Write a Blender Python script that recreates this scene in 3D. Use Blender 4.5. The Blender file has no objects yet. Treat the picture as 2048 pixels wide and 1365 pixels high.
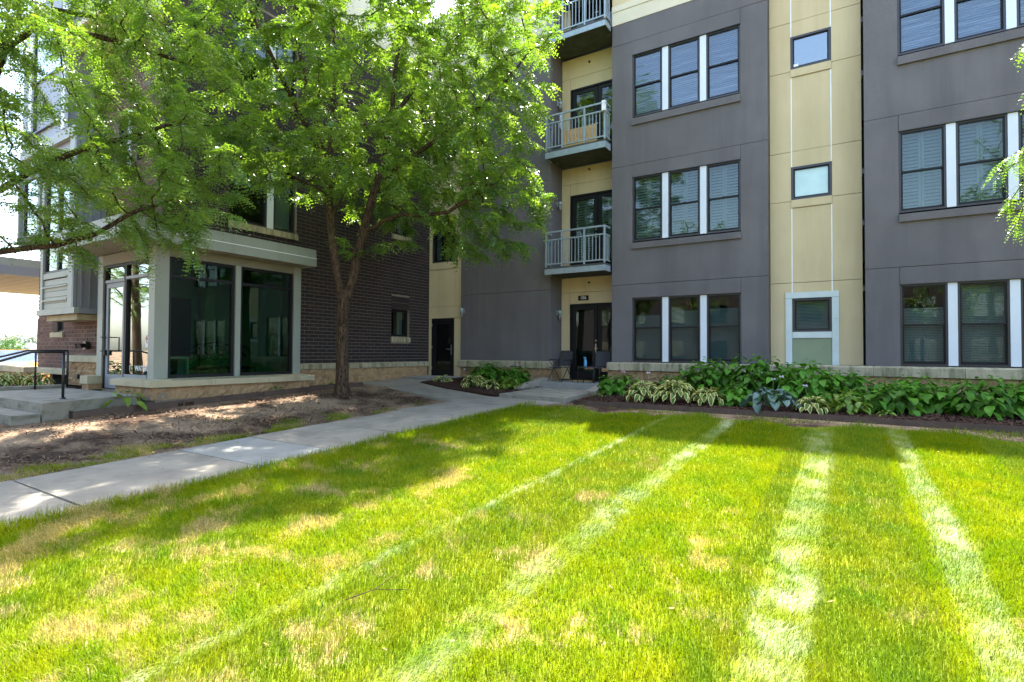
import bpy, math, random
import numpy as np
from mathutils import Vector, Matrix, kdtree
R = math.radians
random.seed(7); rng = np.random.default_rng(7)
scn = bpy.context.scene
col = scn.collection

# ------------------------------------------------------------------ camera
FPX = 1072.0
CAM = Vector((0.0, 0.0, 0.84))
def cam_axes(yaw, pit, rol):
    fw = Vector((-math.sin(yaw), math.cos(yaw), 0)); rt = Vector((math.cos(yaw), math.sin(yaw), 0)); up = Vector((0, 0, 1))
    fw, up = fw*math.cos(pit)+up*math.sin(pit), up*math.cos(pit)-fw*math.sin(pit)
    rt, up = rt*math.cos(rol)+up*math.sin(rol), up*math.cos(rol)-rt*math.sin(rol)
    return rt, up, fw
RT, UP, FW = cam_axes(R(31.93), R(1.2), R(0.31))
cd = bpy.data.cameras.new('camera'); cd.sensor_fit = 'HORIZONTAL'; cd.sensor_width = 36.0
cd.lens = 36.0*FPX/2048; cd.clip_start = 0.05; cd.clip_end = 3000
cam = bpy.data.objects.new('camera', cd); col.objects.link(cam)
cam.matrix_world = Matrix(((RT.x, UP.x, -FW.x, CAM.x), (RT.y, UP.y, -FW.y, CAM.y), (RT.z, UP.z, -FW.z, CAM.z), (0, 0, 0, 1)))
scn.camera = cam
def px(p):                                   # pixel in the 2048 wide photograph, used to rank bricks and grass by size
    v = Vector(p)-CAM; z = v.dot(FW)
    return 1024+FPX*v.dot(RT)/z, 683-FPX*v.dot(UP)/z, z

# ------------------------------------------------------------------ sky, sun, exposure
SUN_EL, SUN_AZ = R(62.5), R(-18.0)           # azimuth from +Y, clockwise
w = bpy.data.worlds.new('World'); scn.world = w; w.use_nodes = True
nt = w.node_tree; nt.nodes.clear()
sky = nt.nodes.new('ShaderNodeTexSky'); sky.sky_type = 'NISHITA'; sky.sun_disc = False
sky.sun_elevation = SUN_EL; sky.sun_rotation = SUN_AZ; sky.altitude = 250; sky.air_density = 1.0; sky.dust_density = 3.5; sky.ozone_density = 1.0
bg = nt.nodes.new('ShaderNodeBackground'); bg.inputs[1].default_value = 0.15
wo = nt.nodes.new('ShaderNodeOutputWorld')
wb = nt.nodes.new('ShaderNodeMixRGB'); wb.blend_type = 'MULTIPLY'; wb.inputs[0].default_value = 1.0; wb.inputs[2].default_value = (1.02, 1.0, 0.95, 1)   # camera white balance
nt.links.new(sky.outputs[0], wb.inputs[1]); nt.links.new(wb.outputs[0], bg.inputs[0]); nt.links.new(bg.outputs[0], wo.inputs[0])
sd = bpy.data.lights.new('sun', 'SUN'); sd.energy = 4.2; sd.angle = R(0.53); sd.color = (1.0, 0.95, 0.86)
sun = bpy.data.objects.new('sun', sd); col.objects.link(sun)
sdir = Vector((math.sin(SUN_AZ)*math.cos(SUN_EL), math.cos(SUN_AZ)*math.cos(SUN_EL), math.sin(SUN_EL)))
sun.rotation_euler = (-sdir).to_track_quat('-Z', 'Y').to_euler(); sun.location = (-6, 10, 30)
scn.view_settings.view_transform = 'Standard'; scn.view_settings.look = 'None'
scn.view_settings.exposure = 2.85; scn.view_settings.gamma = 1.0
scn.cycles.max_bounces = 8; scn.cycles.transparent_max_bounces = 24

# ------------------------------------------------------------------ helpers
class MB:
    def __init__(s): s.v = []; s.f = []
    def quad(s, a, b, c, d):
        i = len(s.v); s.v += [tuple(a), tuple(b), tuple(c), tuple(d)]; s.f.append((i, i+1, i+2, i+3)); return s
    def box(s, x0, x1, y0, y1, z0, z1):
        if x0 > x1: x0, x1 = x1, x0
        if y0 > y1: y0, y1 = y1, y0
        if z0 > z1: z0, z1 = z1, z0
        i = len(s.v)
        s.v += [(x0,y0,z0),(x1,y0,z0),(x1,y1,z0),(x0,y1,z0),(x0,y0,z1),(x1,y0,z1),(x1,y1,z1),(x0,y1,z1)]
        s.f += [tuple(i+k for k in q) for q in ((3,2,1,0),(4,5,6,7),(0,1,5,4),(1,2,6,5),(2,3,7,6),(3,0,4,7))]
        return s
    def prism(s, poly, z0, z1):              # poly counter-clockwise in xy; z may be a function
        n = len(poly); i = len(s.v)
        f0 = z0 if callable(z0) else (lambda x, y: z0); f1 = z1 if callable(z1) else (lambda x, y: z1)
        s.v += [(x, y, f0(x, y)) for x, y in poly]+[(x, y, f1(x, y)) for x, y in poly]
        s.f.append(tuple(i+k for k in reversed(range(n)))); s.f.append(tuple(i+n+k for k in range(n)))
        for k in range(n): s.f.append((i+k, i+(k+1) % n, i+n+(k+1) % n, i+n+k))
        return s
    def tube(s, pts, rad, n=8, caps=True):
        pts = [Vector(p) for p in pts]
        if not hasattr(rad, '__len__'): rad = [rad]*len(pts)
        i = len(s.v); prev = None
        for k, p in enumerate(pts):
            d = (pts[min(k+1, len(pts)-1)]-pts[max(k-1, 0)]).normalized()
            if prev is None:
                a = d.orthogonal().normalized()
            else:
                a = (prev-d*prev.dot(d)).normalized()
            prev = a; b = d.cross(a)
            for q in range(n):
                t = 2*math.pi*q/n; s.v.append(tuple(p+(a*math.cos(t)+b*math.sin(t))*rad[k]))
        for k in range(len(pts)-1):
            for q in range(n):
                s.f.append((i+k*n+q, i+k*n+(q+1) % n, i+(k+1)*n+(q+1) % n, i+(k+1)*n+q))
        if caps:
            s.f.append(tuple(i+q for q in reversed(range(n)))); s.f.append(tuple(i+(len(pts)-1)*n+q for q in range(n)))
        return s
    def lathe(s, c, prof, n=12):             # prof: (radius, z) list, about vertical axis at c
        i = len(s.v)
        for r, z in prof:
            for q in range(n):
                t = 2*math.pi*q/n; s.v.append((c[0]+r*math.cos(t), c[1]+r*math.sin(t), c[2]+z))
        for k in range(len(prof)-1):
            for q in range(n): s.f.append((i+k*n+q, i+k*n+(q+1) % n, i+(k+1)*n+(q+1) % n, i+(k+1)*n+q))
        s.f.append(tuple(i+q for q in reversed(range(n)))); s.f.append(tuple(i+(len(prof)-1)*n+q for q in range(n)))
        return s
    def mesh(s, name, mat, smooth=False):
        me = bpy.data.meshes.new(name); me.from_pydata(s.v, [], s.f); me.update()
        if mat: me.materials.append(mat)
        if smooth: me.polygons.foreach_set('use_smooth', [True]*len(me.polygons))
        return me
    def build(s, name, mat, parent=None, smooth=False, **tags):
        return link(name, s.mesh(name, mat, smooth), parent, **tags)
def link(name, me, parent=None, **tags):
    o = bpy.data.objects.new(name, me); col.objects.link(o)
    if parent is not None:
        o.parent = parent; o.matrix_parent_inverse = Matrix.Translation(-world_loc(parent))
    for k, v in tags.items(): o[k] = v
    return o
def world_loc(o):
    return o.get('_wl') and Vector(o['_wl']) or Vector((0, 0, 0))
def thing(name, label, cat, loc=(0, 0, 0), group=None, rz=0):
    o = bpy.data.objects.new(name, None); col.objects.link(o); o.location = loc; o.rotation_euler = (0, 0, rz)
    o.empty_display_size = 0.1; o['label'] = label; o['category'] = cat
    if group: o['group'] = group
    o['_wl'] = tuple(loc)
    return o
def part(name, mb, mat, parent, smooth=False):       # vertices given in the thing's own space
    o = bpy.data.objects.new(name, mb.mesh(name, mat, smooth) if isinstance(mb, MB) else mb); col.objects.link(o); o.parent = parent
    return o
def dup(root, loc, rz=0, label=None, group=None, scale=None):
    r = root.copy(); col.objects.link(r); r.location = loc; r.rotation_euler = (0, 0, rz)
    if scale: r.scale = scale
    if label: r['label'] = label
    if group: r['group'] = group
    for ch in list(root.children):
        c = ch.copy(); col.objects.link(c); c.parent = r; c.matrix_parent_inverse = ch.matrix_parent_inverse
        for g in ch.children:
            d = g.copy(); col.objects.link(d); d.parent = c; d.matrix_parent_inverse = g.matrix_parent_inverse
    return r
def np_mesh(name, V, F, mat, smooth=False, attrs=None):
    me = bpy.data.meshes.new(name); V = np.asarray(V, np.float32); F = np.asarray(F, np.int32); k = F.shape[1]
    me.vertices.add(len(V)); me.vertices.foreach_set('co', V.ravel())
    me.loops.add(F.size); me.loops.foreach_set('vertex_index', F.ravel())
    me.polygons.add(len(F)); me.polygons.foreach_set('loop_start', np.arange(0, F.size, k, dtype=np.int32))
    me.polygons.foreach_set('loop_total', np.full(len(F), k, np.int32))
    if smooth: me.polygons.foreach_set('use_smooth', np.ones(len(F), bool))
    for an, dat in (attrs or {}).items():
        a = me.attributes.new(an, 'FLOAT', 'POINT'); a.data.foreach_set('value', np.asarray(dat, np.float32))
    me.update(calc_edges=True); me.validate()
    if mat: me.materials.append(mat)
    return me

# ------------------------------------------------------------------ materials
class N:
    def __init__(s, name):
        s.m = bpy.data.materials.new(name); s.m.use_nodes = True; s.t = s.m.node_tree; s.t.nodes.clear()
        s.out = s.t.nodes.new('ShaderNodeOutputMaterial')
    def n(s, typ, **kw):
        nd = s.t.nodes.new('ShaderNode'+typ)
        for k, v in kw.items():
            if k.startswith('i_'):
                key = k[2:]; nd.inputs[int(key) if key.isdigit() else key].default_value = v
            else: setattr(nd, k, v)
        return nd
    def l(s, a, b, ao=0, bi=0):
        s.t.links.new(a.outputs[ao] if not hasattr(a, 'is_output') else a, b.inputs[bi])
    def pos(s, scale=(1, 1, 1)):
        g = s.n('NewGeometry'); mp = s.n('Mapping'); mp.inputs['Scale'].default_value = scale
        s.l(g, mp, 'Position', 'Vector'); return mp
    def noise(s, src, scale, detail=5, rough=0.55, dist=0):
        nz = s.n('TexNoise'); nz.inputs['Scale'].default_value = scale; nz.inputs['Detail'].default_value = detail
        nz.inputs['Roughness'].default_value = rough; nz.inputs['Distortion'].default_value = dist
        s.l(src, nz, 0, 'Vector'); return nz
    def ramp(s, src, stops, out=0):
        r = s.n('ValToRGB'); e = r.color_ramp.elements
        while len(e) < len(stops): e.new(0.5)
        for k, (p, c) in enumerate(stops):
            e[k].position = p; e[k].color = (c[0], c[1], c[2], 1) if hasattr(c, '__len__') else (c, c, c, 1)
        s.l(src, r, out, 0); return r
    def mix(s, fac, a, b, mode='MIX'):
        m = s.n('MixRGB', blend_type=mode)
        for k, v in ((0, fac), (1, a), (2, b)):
            if isinstance(v, (int, float)): m.inputs[k].default_value = v
            elif isinstance(v, tuple): m.inputs[k].default_value = (*v[:3], 1)
            else: s.l(v, m, 0, k)
        return m
    def math(s, op, a, b=None, c=None, clamp=False):
        m = s.n('Math', operation=op); m.use_clamp = clamp
        for k, v in ((0, a), (1, b), (2, c)):
            if v is None: continue
            if isinstance(v, (int, float)): m.inputs[k].default_value = v
            else: s.l(v, m, 0, k)
        return m
    def sep(s, src):
        x = s.n('SeparateXYZ'); s.l(src, x, 0, 0); return x
def chan(sx, k, s):                                  # one component of a SeparateXYZ as a node with a single output
    m = s.n('Math', operation='ADD'); m.inputs[1].default_value = 0.0; s.t.links.new(sx.outputs[k], m.inputs[0]); return m
def pm(name, c1, c2=None, scale=3.0, rough=0.6, bump=0.0, bscale=60.0, metal=0.0, spec=0.5, stretch=(1, 1, 1), lo=0.35, hi=0.65, stain=None, st_scale=1.2, st_stretch=(1, 1, 1), st_lo=0.5, st_hi=0.75, coat=0.0):
    s = N(name); p = s.n('BsdfPrincipled'); s.l(p, s.out)
    c2 = c2 or tuple(x*0.86 for x in c1)
    mp = s.pos(stretch); nz = s.noise(mp, scale)
    rp = s.ramp(nz, [(lo, c1), (hi, c2)])
    base = rp
    if stain:
        n2 = s.noise(s.pos(st_stretch), st_scale, 6, 0.62); r2 = s.ramp(n2, [(st_lo, 0.0), (st_hi, 1.0)])
        base = s.mix(r2, rp, stain)
    s.l(base, p, 0, 'Base Color')
    p.inputs['Roughness'].default_value = rough; p.inputs['Metallic'].default_value = metal
    p.inputs['Specular IOR Level'].default_value = spec; p.inputs['Coat Weight'].default_value = coat
    if bump:
        nb = s.noise(s.pos(), bscale, 4, 0.6); b = s.n('Bump'); b.inputs['Strength'].default_value = 1.0; b.inputs['Distance'].default_value = bump
        s.l(nb, b, 0, 'Height'); s.l(b, p, 0, 'Normal')
    return s.m
def leafmat(name, c1, c2, trans, tw=0.45, rough=0.42, scale=9.0, spec=0.5, rand=0.25, edge=None, elo=0.62, ehi=0.72):
    s = N(name); p = s.n('BsdfPrincipled'); tr = s.n('BsdfTranslucent'); mx = s.n('MixShader'); mx.inputs[0].default_value = tw
    nz = s.noise(s.pos(), scale, 3); rp = s.ramp(nz, [(0.3, c1), (0.7, c2)])
    oi = s.n('ObjectInfo'); hs = s.n('HueSaturation'); vv = s.math('MULTIPLY_ADD', chan_out(s, oi, 'Random'), rand, 1-rand/2)
    s.l(vv, hs, 0, 'Value'); s.l(rp, hs, 0, 'Color'); base = hs
    if edge:
        at = s.n('Attribute', attribute_name='edge'); r2 = s.ramp(at, [(elo, 0.0), (ehi, 1.0)], 'Fac'); base = s.mix(r2, hs, edge)
    s.l(base, p, 0, 'Base Color'); p.inputs['Roughness'].default_value = rough; p.inputs['Specular IOR Level'].default_value = spec
    tc = s.mix(1.0, base, trans, 'MULTIPLY'); s.l(tc, tr, 0, 'Color')
    s.l(p, mx, 0, 1); s.l(tr, mx, 0, 2); s.l(mx, s.out)
    return s.m
def chan_out(s, nd, name):
    m = s.n('Math', operation='ADD'); m.inputs[1].default_value = 0.0; s.t.links.new(nd.outputs[name], m.inputs[0]); return m
def glassmat(name, tint=(0.72, 0.8, 0.76), f0=0.09, wave=0.0, wscale=2.5, wst=(1, 1, 1)):
    s = N(name); t = s.n('BsdfTransparent'); t.inputs[0].default_value = (*tint, 1)
    g = s.n('BsdfGlossy'); g.inputs['Roughness'].default_value = 0.01; g.inputs[0].default_value = (0.93, 0.97, 0.96, 1)
    lw = s.n('LayerWeight'); lw.inputs[0].default_value = 0.5
    f = s.math('POWER', chan_out(s, lw, 'Facing'), 3.2); ff = s.math('MULTIPLY_ADD', f, 1-f0, f0)
    mx = s.n('MixShader'); s.l(ff, mx, 0, 0); s.l(t, mx, 0, 1); s.l(g, mx, 0, 2); s.l(mx, s.out)
    if wave:
        nb = s.noise(s.pos(wst), wscale, 2, 0.5); b = s.n('Bump'); b.inputs['Distance'].default_value = wave
        s.l(nb, b, 0, 'Height'); s.l(b, g, 0, 'Normal')
    return s.m

MT = {}
MT['grey'] = pm('grey_stucco', (0.146, 0.134, 0.134), (0.122, 0.112, 0.113), 0.9, 0.85, 0.007, 55, spec=0.2, stain=(0.098, 0.091, 0.092), st_scale=0.9, st_stretch=(2.2, 2.2, 0.22), st_lo=0.44, st_hi=0.8)
MT['tan'] = pm('tan_stucco', (0.58, 0.475, 0.285), (0.53, 0.43, 0.255), 0.9, 0.85, 0.003, 90, spec=0.25, stain=(0.435, 0.35, 0.20), st_scale=0.9, st_stretch=(2.2, 2.2, 0.22), st_lo=0.46, st_hi=0.85)
MT['cream'] = pm('cream_stucco', (0.62, 0.56, 0.42), (0.57, 0.51, 0.38), 1.0, 0.85, 0.003, 90, spec=0.25)
MT['white'] = pm('white_aluminium', (0.62, 0.66, 0.70), (0.57, 0.61, 0.66), 1.2, 0.45, spec=0.5)
MT['trim'] = pm('primed_trim_board', (0.56, 0.62, 0.60), (0.50, 0.56, 0.55), 3, 0.7, 0.002, 40, stain=(0.36, 0.42, 0.38), st_scale=7, st_lo=0.62, st_hi=0.72)
MT['sheath'] = pm('green_sheathing_board', (0.225, 0.27, 0.165), (0.20, 0.24, 0.15), 2, 0.85, stain=(0.42, 0.47, 0.36), st_scale=5, st_stretch=(1.0, 1, 6), st_lo=0.66, st_hi=0.70)
MT['bronze'] = pm('dark_bronze_frame', (0.036, 0.034, 0.037), (0.028, 0.027, 0.03), 3, 0.42, spec=0.5)
MT['black'] = pm('black_frame', (0.010, 0.010, 0.011), (0.008, 0.008, 0.009), 3, 0.5, spec=0.25)
MT['seal'] = pm('white_sealant', (0.80, 0.82, 0.82), None, 3, 0.6)
MT['stone'] = pm('limestone_ledge', (0.40, 0.35, 0.235), (0.33, 0.29, 0.19), 2.5, 0.85, 0.004, 60, spec=0.2, stain=(0.105, 0.11, 0.055), st_scale=4.0, st_stretch=(2.2, 2.2, 0.35), st_lo=0.44, st_hi=0.70)
MT['stone2'] = pm('clean_limestone', (0.44, 0.385, 0.25), (0.39, 0.34, 0.22), 2.0, 0.85, 0.003, 70, spec=0.2, stain=(0.30, 0.26, 0.17), st_scale=2.0, st_stretch=(1.5, 1.5, 0.4))
MT['block'] = pm('split_face_block', (0.42, 0.28, 0.15), (0.30, 0.19, 0.10), 6, 0.92, 0.02, 38, spec=0.15, stain=(0.16, 0.11, 0.06), st_scale=1.6, st_lo=0.55, st_hi=0.75)
MT['metal'] = pm('pale_metal_panel', (0.26, 0.28, 0.24), (0.24, 0.26, 0.22), 1.5, 0.48, spec=0.5, stain=(0.185, 0.20, 0.165), st_scale=1.6, st_stretch=(1.5, 1.5, 0.3), st_lo=0.5, st_hi=0.9)
MT['metalb'] = pm('blue_grey_metal_panel', (0.20, 0.215, 0.235), (0.185, 0.20, 0.22), 1.5, 0.45, spec=0.5)
MT['galv'] = pm('galvanised_steel', (0.30, 0.36, 0.39), (0.245, 0.295, 0.325), 9, 0.5, metal=0.25, spec=0.5)
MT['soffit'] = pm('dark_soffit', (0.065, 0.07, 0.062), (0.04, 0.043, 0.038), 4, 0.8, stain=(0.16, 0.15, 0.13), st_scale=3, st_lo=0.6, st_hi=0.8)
MT['soffit2'] = pm('brown_soffit_panel', (0.27, 0.235, 0.18), (0.24, 0.21, 0.16), 2, 0.7)
MT['headp'] = pm('grey_green_head_panel', (0.205, 0.205, 0.17), (0.18, 0.18, 0.15), 2, 0.7)
MT['conc'] = pm('concrete', (0.27, 0.24, 0.19), (0.21, 0.187, 0.148), 1.6, 0.9, 0.003, 120, spec=0.2, stain=(0.15, 0.135, 0.11), st_scale=3.1, st_lo=0.50, st_hi=0.82)
MT['concd'] = pm('weathered_concrete', (0.27, 0.25, 0.20), (0.21, 0.195, 0.155), 2.2, 0.9, 0.004, 90, spec=0.2, stain=(0.11, 0.10, 0.065), st_scale=3.2, st_stretch=(1, 1, 2.2), st_lo=0.50, st_hi=0.72)
MT['steel'] = pm('brown_steel_edging', (0.075, 0.044, 0.030), (0.052, 0.032, 0.023), 5, 0.6, stain=(0.10, 0.06, 0.04), st_scale=6)
MT['iron'] = pm('black_iron', (0.016, 0.016, 0.018), None, 6, 0.35)
MT['wood'] = pm('raw_pine_board', (0.58, 0.36, 0.13), (0.46, 0.27, 0.09), 4, 0.7, stretch=(1, 1, 9))
MT['inner'] = pm('interior_wall', (0.36, 0.40, 0.36), None, 1, 0.9)
MT['innerd'] = pm('dim_interior', (0.10, 0.10, 0.10), None, 1, 0.9)
MT['blind'] = pm('white_blind', (0.62, 0.68, 0.67), (0.58, 0.64, 0.63), 1, 0.7)
MT['shade'] = pm('grey_cellular_shade', (0.36, 0.43, 0.45), (0.33, 0.40, 0.42), 1, 0.85)
MT['shutter'] = pm('white_shutter', (0.56, 0.64, 0.61), (0.52, 0.60, 0.57), 1, 0.55)
MT['glass'] = glassmat('window_glass', (0.56, 0.62, 0.61), 0.045, 0.0009, 2.2, (1, 1, 1))
MT['glassw'] = glassmat('rippled_window_glass', (0.45, 0.52, 0.60), 0.10, 0.012, 3.0, (0.5, 1, 3.2))
MT['glassg'] = glassmat('green_shop_glass', (0.36, 0.58, 0.44), 0.05, 0.001, 1.0)
MT['glassd'] = glassmat('door_glass', (0.55, 0.6, 0.57), 0.05, 0.001, 1.0)
MT['glassm'] = glassmat('mirror_glass', (0.40, 0.48, 0.50), 0.24, 0.001, 1.0)
MT['glassp'] = glassmat('pale_window_glass', (0.86, 0.92, 0.89), 0.06, 0.001, 1.0)
MT['chrome'] = pm('brushed_steel', (0.55, 0.55, 0.54), None, 3, 0.28, metal=0.9)
MT['mortar'] = pm('dark_mortar', (0.25, 0.205, 0.16), (0.20, 0.165, 0.13), 6, 0.95, spec=0.1)
MT['lamp'] = pm('frosted_lamp_glass', (0.22, 0.21, 0.18), None, 3, 0.25)
MT['lettering'] = pm('white_lettering', (0.82, 0.82, 0.80), None, 3, 0.6)
MT['red'] = pm('red_print', (0.45, 0.03, 0.03), None, 3, 0.6)
MT['blue'] = pm('blue_plastic', (0.06, 0.28, 0.48), (0.05, 0.24, 0.42), 3, 0.35)
MT['mesh'] = pm('grey_sling_fabric', (0.045, 0.045, 0.048), (0.035, 0.035, 0.038), 60, 0.75)

def brickmat(name, pal, L, c, axis, o0, z0):
    s = N(name); p = s.n('BsdfPrincipled'); s.l(p, s.out); g = s.pos(); sx = s.sep(g)
    zi = s.math('FLOOR', s.math('DIVIDE', s.math('SUBTRACT', chan(sx, 2, s), z0), c))
    par = s.math('MULTIPLY', s.math('MODULO', s.math('ADD', zi, 1000.0), 2.0), 0.5)
    ui = s.math('FLOOR', s.math('ADD', s.math('DIVIDE', s.math('SUBTRACT', chan(sx, axis, s), o0), L), par))
    cb = s.n('CombineXYZ'); s.l(ui, cb, 0, 0); s.l(zi, cb, 0, 1)
    wn = s.n('TexWhiteNoise'); s.l(cb, wn, 0, 0)
    rp = s.ramp(wn, [(k/(len(pal)-1)*0.98, q) for k, q in enumerate(pal)], 'Value')
    nz = s.noise(g, 40, 4); r2 = s.ramp(nz, [(0.3, 0.75), (0.75, 1.25)]); mx = s.mix(1.0, rp, r2, 'MULTIPLY')
    s.l(mx, p, 0, 'Base Color'); p.inputs['Roughness'].default_value = 0.72; p.inputs['Specular IOR Level'].default_value = 0.3
    b = s.n('Bump'); b.inputs['Distance'].default_value = 0.003; s.l(nz, b, 0, 'Height'); s.l(b, p, 0, 'Normal')
    return s.m
# ------------------------------------------------------------------ terrain heights
def zp(y): return -0.25+0.042*(np.clip(y, -12, 14.2)-10.6)
def zg(x, y):
    x = np.asarray(x, float); y = np.asarray(y, float)
    b = np.where(y < 9.2, -0.31+0.037*(np.clip(y, -8, 9.2)-3.3), -0.092+0.021*(np.clip(y, 9.2, 13.6)-9.2))
    t = np.clip((-7.8-x)/3.1, 0, 1); t = t*t*(3-2*t)
    z = zp(y)*(1-t)+b*t
    far = np.clip((-x-20)/9, 0, 1); far = far*far*(3-2*far)
    z = z*(1-far)+(-0.64)*far
    o = np.clip((np.maximum(np.abs(x), np.abs(y))-30)/30, 0, 1)
    return z*(1-o)-0.75*o
def zgf(x, y): return float(zg(x, y))
def sheet(name, xs, ys, mat, dz=0.0, keep=None, **tags):
    X, Y = np.meshgrid(xs, ys); Z = zg(X, Y)+dz
    V = np.stack([X, Y, Z], -1).reshape(-1, 3); nx, ny = len(xs), len(ys)
    i = np.arange(nx*ny).reshape(ny, nx); F = np.stack([i[:-1, :-1], i[:-1, 1:], i[1:, 1:], i[1:, :-1]], -1).reshape(-1, 4)
    if keep is not None:
        c = V[F].mean(1); F = F[keep(c[:, 0], c[:, 1])]
    return link(name, np_mesh(name, V, F, mat, True), None, **tags)

# soil and mulch ground
s = N('soil'); p = s.n('BsdfPrincipled'); s.l(p, s.out); g = s.pos()
n1 = s.noise(g, 0.9, 6, 0.6); r1 = s.ramp(n1, [(0.42, (0.068, 0.042, 0.028)), (0.58, (0.32, 0.225, 0.145))])
n2 = s.noise(g, 28, 5, 0.7); r2 = s.ramp(n2, [(0.3, 0.45), (0.72, 1.45)]); m = s.mix(1.0, r1, r2, 'MULTIPLY')
s.l(m, p, 0, 'Base Color'); p.inputs['Roughness'].default_value = 0.95; p.inputs['Specular IOR Level'].default_value = 0.1
b = s.n('Bump'); b.inputs['Distance'].default_value = 0.03; s.l(n2, b, 0, 'Height'); s.l(b, p, 0, 'Normal'); MT['soil'] = s.m
MT['mulch'] = pm('dark_bark_mulch', (0.062, 0.035, 0.024), (0.028, 0.017, 0.013), 30, 0.95, 0.03, 55, spec=0.1, stain=(0.13, 0.075, 0.05), st_scale=50, st_lo=0.6, st_hi=0.7)
MT['chip'] = pm('wood_chip', (0.22, 0.14, 0.09), (0.085, 0.05, 0.034), 45, 0.9, spec=0.15, lo=0.4, hi=0.6, stain=(0.40, 0.30, 0.20), st_scale=60, st_lo=0.62, st_hi=0.66)
MT['chipd'] = pm('dark_wood_chip', (0.085, 0.045, 0.03), (0.03, 0.018, 0.014), 45, 0.9, spec=0.15, lo=0.4, hi=0.6, stain=(0.22, 0.15, 0.10), st_scale=60, st_lo=0.64, st_hi=0.68)
def axis(lo, hi, step, ext):
    a = list(np.arange(lo, hi+1e-6, step)); d = step; x = lo; left = []
    while x > -ext: d *= 1.6; x -= d; left.append(x)
    d = step; x = a[-1]; right = []
    while x < ext: d *= 1.6; x += d; right.append(x)
    return np.array(left[::-1]+a+right)
sheet('ground', axis(-32, 12, 0.4, 900), axis(-14, 15, 0.4, 900), MT['soil'], -0.015, kind='structure')

# lawn thatch under the blades
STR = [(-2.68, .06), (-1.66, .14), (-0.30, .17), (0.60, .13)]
def grass_color(s, g, dry_col, blade):
    sx = s.sep(g); wob = s.noise(g, 0.8, 3); w2 = s.noise(g, 9, 4, .7); xx = s.math('MULTIPLY_ADD', w2, 0.30, s.math('MULTIPLY_ADD', wob, 0.30, s.math('SUBTRACT', chan(sx, 0, s), 0.30)))
    acc = None
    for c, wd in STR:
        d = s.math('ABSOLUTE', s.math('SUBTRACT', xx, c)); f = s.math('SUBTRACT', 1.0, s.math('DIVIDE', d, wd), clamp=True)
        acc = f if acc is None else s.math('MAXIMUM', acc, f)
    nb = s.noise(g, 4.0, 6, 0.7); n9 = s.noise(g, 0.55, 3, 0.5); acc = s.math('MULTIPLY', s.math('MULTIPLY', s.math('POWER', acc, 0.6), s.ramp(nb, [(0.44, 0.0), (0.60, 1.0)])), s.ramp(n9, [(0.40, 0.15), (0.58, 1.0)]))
    n1 = s.noise(g, 1.8, 9, 0.74); yf = s.math('MULTIPLY_ADD', chan(sx, 1, s), -.016, s.math('MULTIPLY_ADD', chan(sx, 0, s), -.012, .05)); dry = s.ramp(s.math('ADD', n1, yf), [(0.57, 0.0), (0.635, 1.0)])
    n3 = s.noise(g, 3.3, 4, 0.6); base = s.ramp(n3, [(0.35, blade[0]), (0.5, blade[1]), (0.68, blade[2])])
    fine = s.noise(g, 130, 2, 0.5); fr = s.ramp(fine, [(0.42, 0.0), (0.62, 1.0)])
    dn = s.math('MULTIPLY', dry, s.math('MULTIPLY_ADD', fr, 0.7, 0.3))
    c1 = s.mix(dn, base, dry_col)
    return c1, acc, fr
s = N('lawn_thatch'); p = s.n('BsdfPrincipled'); s.l(p, s.out); g = s.pos()
c1, acc, fr = grass_color(s, g, (0.36, 0.26, 0.15), ((0.075, 0.11, 0.006), (0.11, 0.14, 0.007), (0.14, 0.16, 0.008)))
s.l(c1, p, 0, 'Base Color'); p.inputs['Roughness'].default_value = 0.95; p.inputs['Specular IOR Level'].default_value = 0.1; MT['thatch'] = s.m
sx_ = np.concatenate([np.arange(-5.78, 3.2, 0.15), np.arange(3.3, 14, 1.0)]); sy_ = np.concatenate([np.arange(-9, -1, 1.0), np.arange(-1, 9.9, 0.15)])
sheet('lawn', sx_, sy_, MT['thatch'], 0.0, lambda x, y: y < 9.85+0.25*np.sin(x*2.1)+0.18*np.sin(x*5.3+1), kind='structure')

# ------------------------------------------------------------------ concrete walks
walk = bpy.data.objects.new('path', None); col.objects.link(walk); walk['kind'] = 'structure'
def slab(poly, parent, mat='conc', th=0.11, up=0.012, name='slab'):
    cx = sum(q[0] for q in poly)/len(poly); cy = sum(q[1] for q in poly)/len(poly); k = 0.009
    pl = [(x+(cx-x)*k/max(0.3, math.hypot(cx-x, cy-y))*2, y+(cy-y)*k/max(0.3, math.hypot(cx-x, cy-y))*2) for x, y in poly]
    tilt = random.uniform(-.006, .006)
    return MB().prism(pl, lambda x, y: zgf(x, y)-th, lambda x, y: zgf(x, y)+up+tilt*(x-cx)).build(name, MT[mat], parent)
joints = [-8, -5.6, -3.2, -0.6, 2.12, 3.84, 4.87, 6.22, 8.02, 9.6]
MT['conc2'] = pm('bluish_concrete', (0.27, 0.265, 0.235), (0.225, 0.22, 0.195), 1.8, 0.9, 0.003, 120, spec=0.2, stain=(0.185, 0.18, 0.16), st_scale=2.6, st_lo=0.5, st_hi=0.8)
for k in range(len(joints)-1):
    a, b = joints[k], joints[k+1]
    slab([(-7.78, a), (-5.8, a), (-5.8+0.03*(b > 6)*(b-6), b), (-7.78+0.06*(b > 6)*(b-6), b)], walk, 'conc2' if k in (5,) else 'conc')
slab([(-7.55, 9.6), (-5.68, 9.6), (-5.25, 10.55), (-7.25, 10.75)], walk)
rear = bpy.data.objects.new('walkway', None); col.objects.link(rear); rear['kind'] = 'structure'
slab([(-7.56, 9.62), (-7.26, 10.76), (-9.0, 11.25), (-9.3, 10.0)], rear)
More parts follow.
